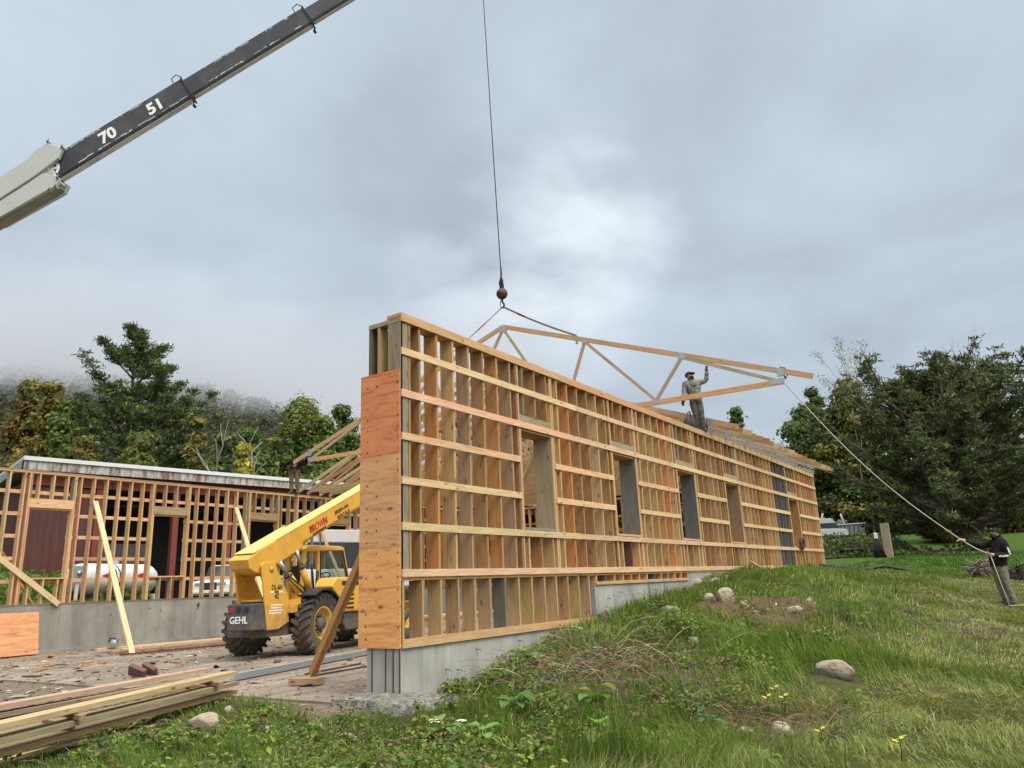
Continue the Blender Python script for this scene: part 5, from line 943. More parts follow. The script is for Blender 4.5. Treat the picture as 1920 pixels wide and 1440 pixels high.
for key, h, w in (('c1', 1.0, .34), ('c2', .85, .29)):
    s = S[key]; mb = MB()
    mb.prism([(-w/2-.02, -h/2-.02), (w/2+.02, -h/2-.02), (w/2+.02, h/2+.02), (-w/2-.02, h/2+.02)], BASE, bs, bz, bx, s-.06, s+.0); mb.build('collar', CRG, crane, bevel=.01)
    mb = MB(); mb.tube([bpnt(s-.35, w/2, h/2), bpnt(s-.33, w/2-.02, h/2+.22), bpnt(s-.12, w/2-.02, h/2+.26), bpnt(s+.02, w/2, h/2)], .018, 6); mb.tube([bpnt(s, w/2+.03, h/2), bpnt(s+.02, w/2+.04, -h/2-.04), bpnt(s-.12, w/2-.1, -h/2-.28)], .02, 6); mb.lathe([(.05, -.06), (.05, .06)], bpnt(s-.12, w/2-.1, -h/2-.30), bs, 10); mb.build('cable_guide', BLK, crane)
    MB().lathe([(.0, .012), (.11, .012), (.12, 0)], bpnt(s+.62, (w-.12)/2+.0, .06), bs, 20).build('port_hole', BLK, crane)
# flared collar of the white base section: two cheek boxes with an open notch
sb = S['b']; W2 = .60
def cheek(name, poly, x0, x1, mat=CRW): return MB().prism(poly, BASE, bx, bz, bs, x0, x1).build(name, mat, crane, bevel=.02)
cheek('collar_cheek', [(sb-3.2, .72), (sb-1.0, .80), (sb-.55, .96), (sb-.05, .96), (sb+.35, .42), (sb+.05, .12), (sb-.4, .06), (sb-1.0, -.02), (sb-3.2, -.10)], .20, .34); cheek('collar_cheek', [(sb-3.2, .72), (sb-1.0, .80), (sb-.55, .96), (sb-.05, .96), (sb+.35, .42), (sb-.4, .06), (sb-3.2, -.10)], -.34, -.20)
cheek('collar_cheek', [(sb-3.0, -.16), (sb-1.3, -.10), (sb-.72, -.06), (sb-.42, -.30), (sb-.25, -.66), (sb-.5, -.86), (sb-1.0, -.80), (sb-3.0, -.74)], .18, .31); cheek('collar_cheek', [(sb-3.0, -.16), (sb-.72, -.06), (sb-.42, -.30), (sb-.25, -.66), (sb-.5, -.86), (sb-3.0, -.74)], -.31, -.18); MB().prism([(-.18, -.80), (.18, -.80), (.18, -.72), (-.18, -.72)], BASE, bs, bz, bx, -6, sb-.45).build('underside_plate', m_paint('grimy_underside', (.26, .25, .21), .6, .5), crane)
mb = MB()
for s_, u_ in ((sb-.02, .98), (sb+.34, .44), (sb-.30, -.62), (sb-.5, -.9), (sb-.75, -.88)): mb.lathe([(.045, -.09), (.045, .09)], bpnt(s_, .28, u_), bs, 8); mb.tube([bpnt(s_, .34, u_), bpnt(s_+.1, .38, u_+.08)], .02, 5)
mb.tube([bpnt(sb-.45, .32, .06), bpnt(sb-.42, .30, -.35), bpnt(sb-.35, .30, -.55)], .014, 5); mb.tube([bpnt(sb-2.3, .32, .74), bpnt(sb-2.4, .32, .95)], .03, 6)
mb.build('roller_bracket', m_paint('bracket_grey', (.30, .30, .28), .5, .4), crane)['kind'] = 'stuff'
# load line, ball, hook
HK = tpt(TL/2, TH); hk = dist(float((HK-CAM)@FW), 942, 572); hk[:2] = HK[:2]; hk = at(0, HK[0], 942, 573); hb = empty('hook_block', hk, 0, 'maroon headache ball and hook hanging on the crane line above the truss', 'crane hook'); TIPL = at(0, HK[0]-.05, 897, -150)
o = MB().tube([hk+V(0, 0, .95), hk*.55+TIPL*.45+V(0, 0, .3), TIPL], .017, 6).build('load_line', BLK); tag(o, 'thin steel load line running from the hook ball up out of the frame', 'cable')
MB().lathe([(0, -.185), (.08, -.165), (.14, -.12), (.18, -.04), (.185, .02), (.165, .09), (.12, .15), (.06, .18), (0, .185)], V(0, 0, .40), (0, 0, 1), 28).build('ball', BALL, hb)
mb = MB(); mb.box(-.07, .07, -.03, .03, .57, .74); mb.box(-.045, .045, -.045, .045, .76, .90); mb.tube([V(.0, 0, .88), V(-.01, 0, 1.0), V(0, 0, 1.1)], [.05, .03, .02], 8); mb.tube([V(-.08, 0, .72), V(-.09, 0, .83), V(-.02, 0, .90)], .02, 6); mb.build('wedge_socket', BLK, hb); MB().tube([V(0, 0, 1.05), V(0, 0, 1.35)], .028, 8).build('marker_sleeve', BALL, hb)
mb = MB(); mb.tube([V(0, 0, .24), V(0, 0, .12), V(.05, 0, .06), V(.07, 0, -.01), V(.03, 0, -.08), V(-.04, 0, -.07), V(-.07, 0, -.01)], [.035, .035, .032, .03, .028, .024, .012], 8); mb.tube([V(-.06, 0, .20), V(-.085, 0, .08), V(-.06, 0, -.02)], .012, 6); mb.build('hook', BLK, hb)
def sling(a, b, label):
    d_ = b-a; s_ = unit(np.cross(d_, (0, 0, 1))); mb = MB(); n = 10; pts = [a+d_*i/n-V(0, 0, .12*math.sin(math.pi*i/n)*np.linalg.norm(d_)/6) for i in range(n+1)]
    for p, q in zip(pts, pts[1:]): mb.beam(p, q, .06, .012, s_*.4+V(0, 0, .9))
    e = pts[-1]; mb.beam(e+V(0, 0, .0), e-V(0, 0, .26), .06, .05, ex)
    o = mb.build('lifting_sling', STRAP); MB().beam(pts[2], pts[3], .065, .016, s_*.4+V(0, 0, .9)).build('sling_tag', RED, o); tag(o, label, 'sling', 'lifting slings on the hanging truss')
c_ = TL/2; sl_ = (TH-HH)/c_
sling(hk+V(-.02, 0, -.06), tpt(c_-3.1, TH-sl_*3.1+.02), 'webbing sling from hook to the left half of the hanging truss'); sling(hk+V(.03, 0, -.05), tpt(c_+2.5, TH-sl_*2.5+.02), 'webbing sling from hook to the right half of the hanging truss')
# ------------------------------------------------------------------ people
FWH = unit(V(FW[0], FW[1], 0)); RTH = unit(V(RT0[0], RT0[1], 0)); VROT = math.atan2(RTH[1], RTH[0])
def hand(J, E, R, tag_, palm, d, side, curl=.35, spread=.013):
    """palm with four bent fingers and a thumb from its side; d points along the fingers"""
    d = unit(d); s = unit(side-d*(side@d)); n = np.cross(d, s); kb = palm+d*.035
    J[tag_+'kn'] = kb; E.append((tag_+'palm', tag_+'kn')); R[tag_+'kn'] = .030
    for i, (o, l) in enumerate(((-1.5, .062), (-.5, .074), (.5, .070), (1.5, .055))):
        a = kb+d*.018+s*o*spread*1.5; b = a+d*l*.55+n*l*curl*.35; c = b+d*l*.42+n*l*curl*.8
        for k, q in zip('abc', (a, b, c)): J[f'{tag_}f{i}{k}'] = q; R[f'{tag_}f{i}{k}'] = .0095
        E += [(tag_+'kn', f'{tag_}f{i}a'), (f'{tag_}f{i}a', f'{tag_}f{i}b'), (f'{tag_}f{i}b', f'{tag_}f{i}c')]
    t1 = palm+s*-.036+d*.005; t2 = t1+d*.035-s*.022+n*.008
    J[tag_+'t1'] = t1; J[tag_+'t2'] = t2; R[tag_+'t1'] = .014; R[tag_+'t2'] = .010; E += [(tag_+'palm', tag_+'t1'), (tag_+'t1', tag_+'t2')]
def person(label, base, J, look, top, legs, boots, skin, hands, hat=None, beard=None, print_=None, hem=.86, group='workers on the building site', bulk=1.0, gloves=None):
    J = {k: V(*v) for k, v in J.items()}; E = [('pelvis', 'waist'), ('waist', 'chest'), ('chest', 'neck'), ('neck', 'head'), ('head', 'crown')]
    R = dict(pelvis=.150*bulk, waist=.145*bulk, chest=.165*bulk, neck=.058, head=.088, crown=.082)
    for s in 'AB':
        E += [('chest', 'sh'+s), ('sh'+s, 'el'+s), ('el'+s, 'wr'+s), ('wr'+s, s+'palm'), ('pelvis', 'hip'+s), ('hip'+s, 'kn'+s), ('kn'+s, 'an'+s), ('an'+s, 'toe'+s)]
        R.update({'sh'+s: .088, 'el'+s: .060, 'wr'+s: .040, s+'palm': .036, 'hip'+s: .105*bulk, 'kn'+s: .078, 'an'+s: .058, 'toe'+s: .046})
        J[s+'palm'] = J['wr'+s]+unit(hands[s][0])*.075; hand(J, E, R, s, J[s+'palm'], V(*map(float, hands[s][0])), V(*map(float, hands[s][1])), hands[s][2])
    look = unit(V(*look)); J['nose'] = J['head']+look*.105+V(0, 0, .012); R['nose'] = .016; E.append(('head', 'nose')); J['chin'] = J['head']+look*.055-V(0, 0, .075); R['chin'] = .040; E.append(('head', 'chin'))
    ear = unit(np.cross(look, (0, 0, 1)))
    for k, sg in (('earA', 1), ('earB', -1)): J[k] = J['head']+ear*sg*.088; R[k] = .020; E.append(('head', k))
    names = list(J); ix = {k: i for i, k in enumerate(names)}; me = bpy.data.meshes.new('body'); me.from_pydata([tuple(J[k]) for k in names], [(ix[a], ix[b]) for a, b in E], [])
    ob = bpy.data.objects.new('body', me); COL.objects.link(ob); md = ob.modifiers.new('skin', 'SKIN'); md.use_smooth_shade = True; sv = me.skin_vertices[0].data
    for k in names: sv[ix[k]].radius = (R[k], R[k]); sv[ix[k]].use_root = (k == 'pelvis')
    ob.modifiers.new('sub', 'SUBSURF').levels = 2; bpy.context.view_layer.update(); dg = bpy.context.evaluated_depsgraph_get(); m2 = bpy.data.meshes.new_from_object(ob.evaluated_get(dg)); bpy.data.objects.remove(ob)
    n = len(m2.vertices); co_ = np.empty(n*3, np.float32); m2.vertices.foreach_get('co', co_); co_ = co_.reshape(-1, 3).astype(float); nr = np.empty(n*3, np.float32); m2.vertex_normals.foreach_get('vector', nr); nr = nr.reshape(-1, 3)
    best = np.full(n, 1e9); reg = np.zeros(n, int)
    def regof(a, b):
        for k in (a, b):
            if k[1:] in ('palm', 'kn') and k[0] in 'AB' or k[1:2] in ('f', 't') and k[0] in 'AB' and len(k) < 5: return 0
            if k in ('head', 'crown', 'nose', 'chin', 'earA', 'earB'): return 0
            if k.startswith('toe'): return 3
        if a.startswith(('hip', 'kn', 'an')) or b.startswith(('hip', 'kn', 'an')): return 2
        return 1
    for a, b in E:
        p, q = J[a], J[b]; d = q-p; t = np.clip(((co_-p)@d)/(d@d), 0, 1); dd = np.linalg.norm(co_-p-t[:, None]*d, axis=1)-R[a]*.5; u = dd < best; best[u] = dd[u]; reg[u] = regof(a, b)
    zc = co_[:, 2]; reg[(reg == 2) & (zc > hem)] = 1; reg[(reg == 1) & (zc < hem) & (np.abs(best) < 9)] = np.where(zc[(reg == 1) & (zc < hem)] < hem, 1, 1)
    for s in 'AB':
        arm = np.linalg.norm(co_-J['wr'+s], axis=1) < .2
        reg[(reg == 2) & arm] = 1
    rt = empty('person', base, VROT, label, 'person', group); m2.materials.clear(); m2.materials.append(SKIN); m2.name = 'body'
    ca = m2.color_attributes.new('tint', 'FLOAT_COLOR', 'POINT'); c4 = np.ones((n, 4), np.float32); c4[:, :3] = np.array([skin, top, legs, boots])[reg]
    if gloves:
        for s in 'AB': c4[np.linalg.norm(co_-J[s+'palm'], axis=1) < .17, :3] = gloves
    ca.data.foreach_set('color', c4.ravel()); bo_ = bpy.data.objects.new('body', m2); COL.objects.link(bo_); bo_.parent = rt
    polys = [list(p.vertices) for p in m2.polygons]
    for name, r_, col, off in (('hoodie', 1, top, .014), ('trousers', 2, legs, .010), ('boots', 3, boots, .012)):
        fs = [p for p in polys if sum(reg[i] == r_ for i in p) >= len(p)-1]
        if not fs: continue
        used = sorted({i for p in fs for i in p}); mp = {i: k for k, i in enumerate(used)}; wr = np.array([fbm(np.array([co_[i][0]*9+co_[i][1]*7]), np.array([co_[i][2]*14]), 3, 5)[0]-.5 for i in used]); v = co_[used]+nr[used]*(off+wr[:, None]*.022)
        mm = bpy.data.meshes.new(name); mm.from_pydata([tuple(q) for q in v], [], [[mp[i] for i in p] for p in fs]); c4 = np.ones((len(used), 4), np.float32); c4[:, :3] = col; mm.color_attributes.new('tint', 'FLOAT_COLOR', 'POINT').data.foreach_set('color', c4.ravel()); mm.materials.append(CLOTH)
        for p in mm.polygons: p.use_smooth = True
        o_ = bpy.data.objects.new(name, mm); COL.objects.link(o_); o_.parent = rt
    hd = J['head']; upv = unit(J['crown']-J['head']); fwd = unit(look-upv*(look@upv)); sd_ = np.cross(fwd, upv)
    for sg in (-1, 1): MB().lathe([(0, .010), (.010, 0), (0, -.01)], hd+fwd*.083+sd_*sg*.033+upv*.028, fwd, 8, (.02, .015, .012)).build('eye', SKIN, rt)
    MB().tube([hd+fwd*.096-upv*.045+sd_*.025, hd+fwd*.104-upv*.043, hd+fwd*.096-upv*.045-sd_*.025], .006, 5, (.22, .08, .06)).build('mouth', SKIN, rt)
    if beard:
        mb = MB()
        for k in range(60): a = random.uniform(-1.5, 1.5); mb.lathe([(0, .016), (.016, 0), (0, -.016)], hd+fwd*(.080*math.cos(a))+sd_*.080*math.sin(a)-upv*random.uniform(.045, .098), fwd, 5, beard)
        mb.build('beard', CLOTH, rt)
    if hat:
        mb = MB(); prof = [(.112, .030), (.114, .055), (.108, .085), (.088, .112), (.050, .128), (.0, .132)]; mb.lathe(prof, hd-fwd*.005, upv, 20, hat)
        pts = [(math.sin(a)*.095, .085+.085*math.cos(a)) for a in np.linspace(-1.35, 1.35, 9)]; mb.prism(pts+[(.09, .03), (-.09, .03)], hd+upv*.045-upv*.012, sd_, fwd, upv, 0, .012, hat); mb.build('cap', CLOTH, rt)
        if print_: MB().lathe([(0, .004), (.030, .004), (.032, 0)], hd+fwd*.095+upv*.078+sd_*.035, fwd+upv*.3+sd_*.4, 12, (.55, .65, .12)).build('cap_badge', CLOTH, rt)
    return rt, J
def vw(base, q): return V(*base)+RTH*q[0]+FWH*q[1]+V(0, 0, q[2])
# man on the wall top, waving
wb = V(-.12, 12.2, 4.525)
p1_, J1 = person('worker in grey hoodie and cap standing on the wall top with one arm raised', wb, dict(pelvis=(-.03, .03, .96), waist=(-.05, .02, 1.12), chest=(-.09, .0, 1.34), neck=(-.115, -.01, 1.50), head=(-.135, -.03, 1.60), crown=(-.15, -.01, 1.67),
    shA=(.10, .0, 1.43), elA=(.30, -.05, 1.45), wrA=(.335, -.10, 1.68), shB=(-.28, .02, 1.40), elB=(-.335, .0, 1.12), wrB=(-.40, -.12, .90), hipA=(.06, .03, .90), knA=(.075, -.02, .49), anA=(.11, .03, .085), toeA=(.13, -.13, .045), hipB=(-.11, .04, .90), knB=(-.06, .02, .49), anB=(-.02, .09, .085), toeB=(-.05, -.07, .045)),
    (.65, -.55, .35), (.235, .235, .225), (.105, .11, .095), (.10, .075, .055), (.42, .25, .18), dict(A=((.05, -.05, 1), (1, 0, 0), .25), B=((-.25, -.3, -1), (1, 0, 0), .7)), hat=(.035, .02, .022), beard=(.03, .022, .018), hem=.90, gloves=(.05, .018, .022))
MB().beam(vw((0, 0, 0), (-.16, -.175, 1.30)), vw((0, 0, 0), (-.02, -.175, 1.30)), .045, .012, (0, 0, 1), (.06, .06, .07)).build('chest_print', CLOTH, p1_).rotation_euler = (0, 0, -VROT)
# man on the far wall catching the truss, bent behind its heel
lb_ = V(-16.28, 11.9, 4.42)
p2_, J2 = person('worker in dark shirt on the far wall, half hidden behind the end of the truss', lb_, dict(pelvis=(-.02, .0, .94), waist=(.03, -.02, 1.08), chest=(.13, -.08, 1.26), neck=(.22, -.14, 1.36), head=(.30, -.18, 1.40), crown=(.37, -.2, 1.44),
    shA=(.26, -.10, 1.28), elA=(.40, -.3, 1.10), wrA=(.46, -.48, 1.24), shB=(-.03, -.10, 1.27), elB=(-.14, -.2, 1.02), wrB=(.05, -.38, 1.0), hipA=(.08, 0, .90), knA=(.10, -.04, .49), anA=(.11, .02, .085), toeA=(.13, -.15, .045), hipB=(-.10, 0, .90), knB=(-.13, -.03, .49), anB=(-.13, .03, .085), toeB=(-.17, -.13, .045)),
    (.8, -.5, -.1), (.016, .018, .026), (.13, .115, .075), (.08, .06, .045), (.40, .25, .18), dict(A=((.3, -.8, .4), (1, 0, 0), .7), B=((.5, -.6, .2), (1, 0, 0), .7)), hat=(.03, .03, .03), hem=.92)
mb = MB(); mb.lathe([(.175, -.05), (.178, 0), (.175, .05)], V(-.02, 0, .95), (0, 0, 1), 18, (.09, .06, .035)); mb.box(-.24, -.16, -.08, .06, .72, .93, (.16, .10, .05)); mb.box(.12, .20, -.1, .04, .74, .93, (.16, .10, .05)); mb.build('tool_belt', CLOTH, p2_)
# man in the field holding the tag line
fb = ground_at(1889, 1134); fb = V(fb[0], fb[1], fb[2]-.03)
p3_, J3 = person('man in black hoodie and cap in the field, looking up and holding the rope', fb, dict(pelvis=(-.02, 0, .98), waist=(.01, 0, 1.13), chest=(.055, 0, 1.37), neck=(.06, 0, 1.53), head=(.035, 0, 1.635), crown=(.065, 0, 1.705),
    shA=(.06, .18, 1.43), elA=(-.30, .17, 1.38), wrA=(-.60, .12, 1.50), shB=(.07, -.19, 1.42), elB=(.10, -.25, 1.13), wrB=(-.17, -.20, 1.15), hipA=(-.02, .09, .92), knA=(-.02, .10, .50), anA=(.06, .10, .085), toeA=(-.10, .11, .045), hipB=(-.02, -.09, .92), knB=(.0, -.11, .50), anB=(.10, -.11, .085), toeB=(-.06, -.12, .045)),
    (-.94, -.05, .36), (.011, .011, .013), (.20, .185, .15), (.06, .05, .04), (.46, .28, .20), dict(A=((-1, 0, .35), (0, 1, .4), .9), B=((-1, .1, .15), (0, -.4, 1), .9)), hat=(.02, .022, .022), beard=(.10, .055, .035), print_=True, hem=.90, bulk=1.12)
mb = MB()
for a in range(7): x_ = .05-.03*a; y_ = -.25+.05*(.1-x_)/.27-.074; mb.beam(V(x_-.018, y_, 1.118), V(x_+.018, y_-.004, 1.118), .034+.012*(a % 2), .02, (0, 0, 1), (.6, .6, .6))
for a in range(4): z_ = 1.15+.045*a; mb.lathe([(.0, .012), (.022, .012), (.026, -.012)], V(.10-.1*(z_-1.13), -.25+.2*(z_-1.13)-.076, z_), (.1, -1, 0), 10, (.6, .6, .6))
mb.build('sleeve_print', CLOTH, p3_)
# tag line
ra = tpt(TL-.05, .12); h1 = vw(fb, J3['Apalm']+V(-.03, 0, .0)); h2 = vw(fb, J3['Bpalm']+V(-.04, 0, .0)); gr_ = vw(fb, (-.10, -.22, .02)); n = 24; pts = [ra+(h1-ra)*i/n-V(0, 0, .35*math.sin(math.pi*i/n)) for i in range(n+1)]+[h1*.5+h2*.5-V(0, 0, .03), h2, h2*.5+gr_*.5+V(.0, 0, .0), gr_, vw(fb, (.5, -.4, .03)), vw(fb, (1.2, -.2, .03))]
rp = MB().tube(pts, .013, 6).build('tag_line', ROPE); tag(rp, 'pale rope stretched from the truss end down to the man in the field', 'rope')
mb = MB(); mb.tube([ra+V(0, 0, .35), ra+ex*.12+V(0, 0, .30), ra+ex*.16+V(0, 0, .10), ra+ex*.10, ra+ex*.03+V(0, 0, .22), ra+ex*.12+V(0, 0, .02)], .016, 6); mb.build('rope_knot', ROPED, rp)

# ------------------------------------------------------------------ braces and loose lumber
def board(name, a, b, w, t, up, col, label, cat='board', group=None, mat=WOOD): return tag(MB().beam(a, b, w, t, up, jit(col)).build(name, mat), label, cat, group)
GB = 'boards lying in the lumber pile at the front left'
for i, (z, r_, l_, w, t, c, lb) in enumerate([(-.265, (446, 1258), (0, 1358), .20, .05, (.46, .36, .22), 'topmost board of the pile nearest the camera, yellow with a dark lower edge'), (-.385, (449, 1277), (0, 1386), .22, .05, (.30, .24, .165), 'greyish board under the topmost one in the near lumber pile'), (-.505, (446, 1293), (0, 1408), .24, .05, (.36, .28, .18), 'lowest front board of the near lumber pile, resting over the grass'),
        (-.32, (397, 1252), (0, 1322), .18, .05, (.48, .38, .25), 'topmost board of the back half of the pile, pale on top'), (-.405, (402, 1266), (0, 1338), .20, .045, (.30, .23, .15), 'dark board right under the pale back board of the pile'), (-.48, (408, 1276), (0, 1352), .24, .045, (.36, .27, .17), 'bottom board at the back of the pile'), (-.52, (420, 1284), (0, 1378), .24, .05, (.25, .19, .13), 'dark board hidden in the middle of the pile')]):
    a = at(2, z, *r_); b = at(2, z, *l_); b = b+(b-a)*.45; n_ = unit(np.cross(b-a, (0, 0, 1))); n_ = n_ if n_[0] < 0 else -n_; o_ = n_*w/2-V(0, 0, t/2); board('lumber_board', a+o_, b+o_, t, w, (0, 0, 1), c, lb, 'board', GB)
for i, (px, py, z) in enumerate([(395, 1290, -.47), (130, 1362, -.47), (410, 1283, -.35), (150, 1345, -.35)]):
    a = at(2, z, px, py); board('sticker', a+V(.05, 0, 0), a+V(-.7, .1, 0), .045, .06, (0, 0, 1), (.28, .2, .12), ['lower sticker near the right end of the lumber pile', 'lower sticker near the left of the lumber pile', 'upper sticker near the right end of the lumber pile', 'upper sticker near the left of the lumber pile'][i], 'sticker', 'stickers between the layers of the lumber pile')
a = ground_at(160, 1396); b = ground_at(0, 1436); board('lumber_strip', a+V(0, 0, .05), b+(b-a)*.4+V(0, 0, .04), .03, .07, (0, 0, 1), (.5, .38, .23), 'thin pale strip of wood in dry grass at the bottom left corner')
a = ground_at(166, 1396); b = ground_at(130, 1404); board('lumber_strip', a+V(0, 0, .03), b+V(0, 0, .03), .02, .04, (0, 0, 1), (.48, .30, .17), 'short orange splinter beside the thin strip at bottom left')
GBR = 'temporary wall braces'
board('brace', at(0, LX+.05, 179, 940), at(2, -.58, 248, 1226), .145, .042, (0, 1, 0), STR[1], 'long pale brace leaning from the left framed wall down to the slab', 'brace', GBR, WOOD2)
board('brace', at(0, LX+.06, -60, 1000), at(0, LX+.06, 110, 1133), .15, .04, (0, 0, 1), STR[0], 'diagonal board nailed across the lower left framed wall', 'brace', GBR, WOOD2)
board('brace', at(0, LX+.05, 443, 952), at(2, -.58, 524, 1214), .14, .042, (0, 1, 0), STR[2], 'brace of the left wall partly hidden by the telehandler boom', 'brace', GBR, WOOD2); board('brace', at(0, LX+.05, 598, 985), at(2, -.58, 676, 1174), .14, .042, (0, 1, 0), STR[2], 'brace of the left wall seen through the telehandler cab', 'brace', GBR, WOOD2)
for k, (y, lb) in enumerate(((4.3, 'inner brace crossing the first window from the plywood'), (7.9, 'inner brace crossing the second window from the plywood'), (11.3, 'inner brace crossing the third window from the plywood'), (15.0, 'inner brace crossing the fourth window from the plywood'))): board('brace', V(-.27, y, 3.55), V(-2.7, y+.1, -.56), .14, .042, (0, 1, 0), STR[k % 3], lb, 'brace', GBR, WOOD2)
board('brace', at(0, -.7, 822, 782)*0+V(-.26, 1.15, 3.0), V(-.26, 1.55, 3.55), .09, .042, (1, 0, 0), BRN[0], 'short diagonal block between upper studs near the corner', 'brace', GBR)
br = empty('brace', V(-2.86, 1.09, -.56), 0, 'stout orange double brace leaning on the plywood corner, standing on a block', 'brace', GBR); ta = at(0, -.66, 694, 1012); bo_ = V(-2.86, 1.09, -.50); dd = unit(ta-bo_); sn = unit(np.cross(dd, (0, 0, 1)))
for sg in (-1, 1): MB().beam(bo_-V(*br.location)+sn*sg*.024, ta-V(*br.location)+sn*sg*.024, .14, .042, (0, 0, 1), (.56, .33, .145) if sg < 0 else (.50, .28, .12)).build('board', WOOD2, br)
a = at(2, -.54, 549, 1277); b = at(2, -.54, 601, 1277); board('base_block', a, b, .09, .22, (0, 0, 1), (.36, .28, .19), 'wooden block on the dirt under the orange double brace', 'block')
a = at(2, -.53, 444, 1268); b = at(2, -.53, 694, 1221); tag(MB().beam(a, b, .10, .12, (0, 0, 1)).build('steel_channel', STEEL), 'long bright metal channel lying across the dirt in front of the telehandler', 'metal channel')
a = at(2, -.58, 572, 1264); b = at(2, -.58, 676, 1244); tag(MB().tube([a, b], .015, 6).build('rebar', RUST), 'upper rusty rod on the dirt left of the concrete corner', 'rod', 'rods on the dirt by the corner'); a = at(2, -.58, 590, 1266); b = at(2, -.58, 690, 1249); tag(MB().tube([a, b], .015, 6).build('rebar', RUST), 'lower rusty rod on the dirt left of the concrete corner', 'rod', 'rods on the dirt by the corner')
tag(MB().tube([at(2, -.58, 346, 1198), at(0, LX+.06, 373, 1131)], .045, 10).build('steel_pipe', RUST), 'dark steel pipe leaning on the damp concrete foundation', 'pipe')
tl_ = at(0, LX+.30, 70, 1229); MB_ = MB().obox(V(LX+.22, tl_[1]-1.38, -.02), [V(0, 1, 0), unit(V(-.22, 0, 1)), unit(V(1, 0, .22))], [1.38, .56, .009], (.62, .30, .14)); tag(MB_.build('plywood_sheet', PLY), 'orange plywood sheet leaning against the foundation at the left edge', 'plywood')
a = at(2, -.50, 180, 1218); b = at(2, -.50, 424, 1197); board('lumber_board', a, b, .05, .2, (0, 0, 1), STR[1], 'long pale board along the damp foundation, under the pipe', 'board', None, WOOD2); a = at(2, -.55, 205, 1224); b = at(2, -.55, 430, 1203); board('lumber_board', a, b, .05, .2, (0, 0, 1), BRN[0], 'darker board lying in front of the long pale board')
a = at(2, -.56, 226, 1228); b = at(2, -.56, 425, 1209); board('lumber_board', a, b, .04, .12, (0, 0, 1), DRK[0], 'thin dark board on the slab beside the telehandler wheel')
for px, py, l, an in [(18, 1252, .9, .3), (75, 1257, .7, .2), (150, 1249, .5, .4), (160, 1243, .45, -.2), (95, 1248, .5, .1), (190, 1243, .4, .3), (285, 1241, .5, -.1), (362, 1237, .4, .3), (412, 1233, .5, 0), (100, 1229, .6, .5), (138, 1226, .5, .9), (520, 1240, .5, .2), (60, 1268, .4, 1.1), (330, 1242, .3, .8), (525, 1196, .5, .4), (245, 1238, .3, .2)]:
    a = at(2, -.585, px, py); d_ = V(math.cos(an+2.2), math.sin(an+2.2), 0); board('wood_scrap', a-d_*l/2, a+d_*l/2, .03, random.uniform(.05, .14), (0, 0, 1), random.choice(DRK+BRN+[(.30, .22, .14)]), 'small scrap of wood lying on the dirty slab', 'wood scrap', 'wood scraps on the slab')
for px, py, rz, lb in ((257, 1266, .5, 'reddish clay paver tilted behind the lumber pile'), (282, 1262, .2, 'darker paver leaning beside the reddish one behind the pile')):
    a = at(2, -.57, px, py); o = MB().obox(V(0, 0, .07), [V(1, 0, 0), V(0, 1, 0), V(0, 0, 1)], [.16, .045, .10]).build('paver', BRICK, bevel=.012); o.location = a; o.rotation_euler = (.5, .35, rz); tag(o, lb, 'paver')
sw = empty('circular_saw', at(2, -.46, 212, 1213), .6, 'small red circular saw with yellow guard lying on boards by the foundation', 'circular saw'); MB().lathe([(0, -.03), (.09, -.03), (.10, 0), (.09, .03), (0, .03)], V(0, 0, .09), (0, 1, 0), 20).build('guard', STEEL, sw); MB().tube([V(-.02, .04, .10), V(-.02, .20, .10)], [.06, .055], 12).build('motor', RED, sw); MB().tube([V(.03, .06, .14), V(.0, .07, .22), V(-.13, .07, .22), V(-.16, .06, .12)], .018, 8).build('handle', BLK, sw); MB().box(-.16, .14, -.06, .10, -.008, .0).build('base_plate', STEEL, sw); MB().tube([V(.08, .03, .15), V(.16, .03, .23)], .018, 6).build('dust_chute', YEL, sw)
GST = 'boards of the lumber stack inside the frame'
for i in range(8):
    a = at(2, -.5, 800, 1170)+V(0, 0, .10*(i//2)-.06); a[0] += -.34*(i % 2)+random.uniform(-.03, .03); board('lumber_board', a, a+V(.3, 4.4, 0), .09, .3, (0, 0, 1), random.choice(STR+ORNG), 'one of the boards stacked on the slab, glimpsed between the lower studs', 'board', GST, WOOD2)
# sawdust, chips and gravel trodden over the slab and dirt
n = 5200; X = RNG.uniform(-15.9, -.2, n); Y = -3.2+RNG.uniform(0, 1, n)**1.4*16; k = (Y > -.5)|(X < -3.2)|(RNG.uniform(0, 1, n) < .5); X, Y = X[k], Y[k]; n = len(X); zz_ = np.where(Y > -.5, -.592, terr(X, Y)+.008); s_ = RNG.uniform(.012, .05, n)*(1+2.2*(RNG.uniform(0, 1, n) < .08)); cc = np.array([(.34, .27, .19), (.20, .155, .11), (.13, .10, .075), (.42, .36, .27), (.30, .26, .22)])[RNG.integers(0, 5, n)]*RNG.uniform(.7, 1.2, (n, 1))
tag(leafquads(np.stack([X, Y, zz_], -1), np.stack([RNG.normal(0, .2, n), RNG.normal(0, .2, n), np.ones(n)], -1), s_, cc, 2.6, 'debris', STALK), kind='stuff')
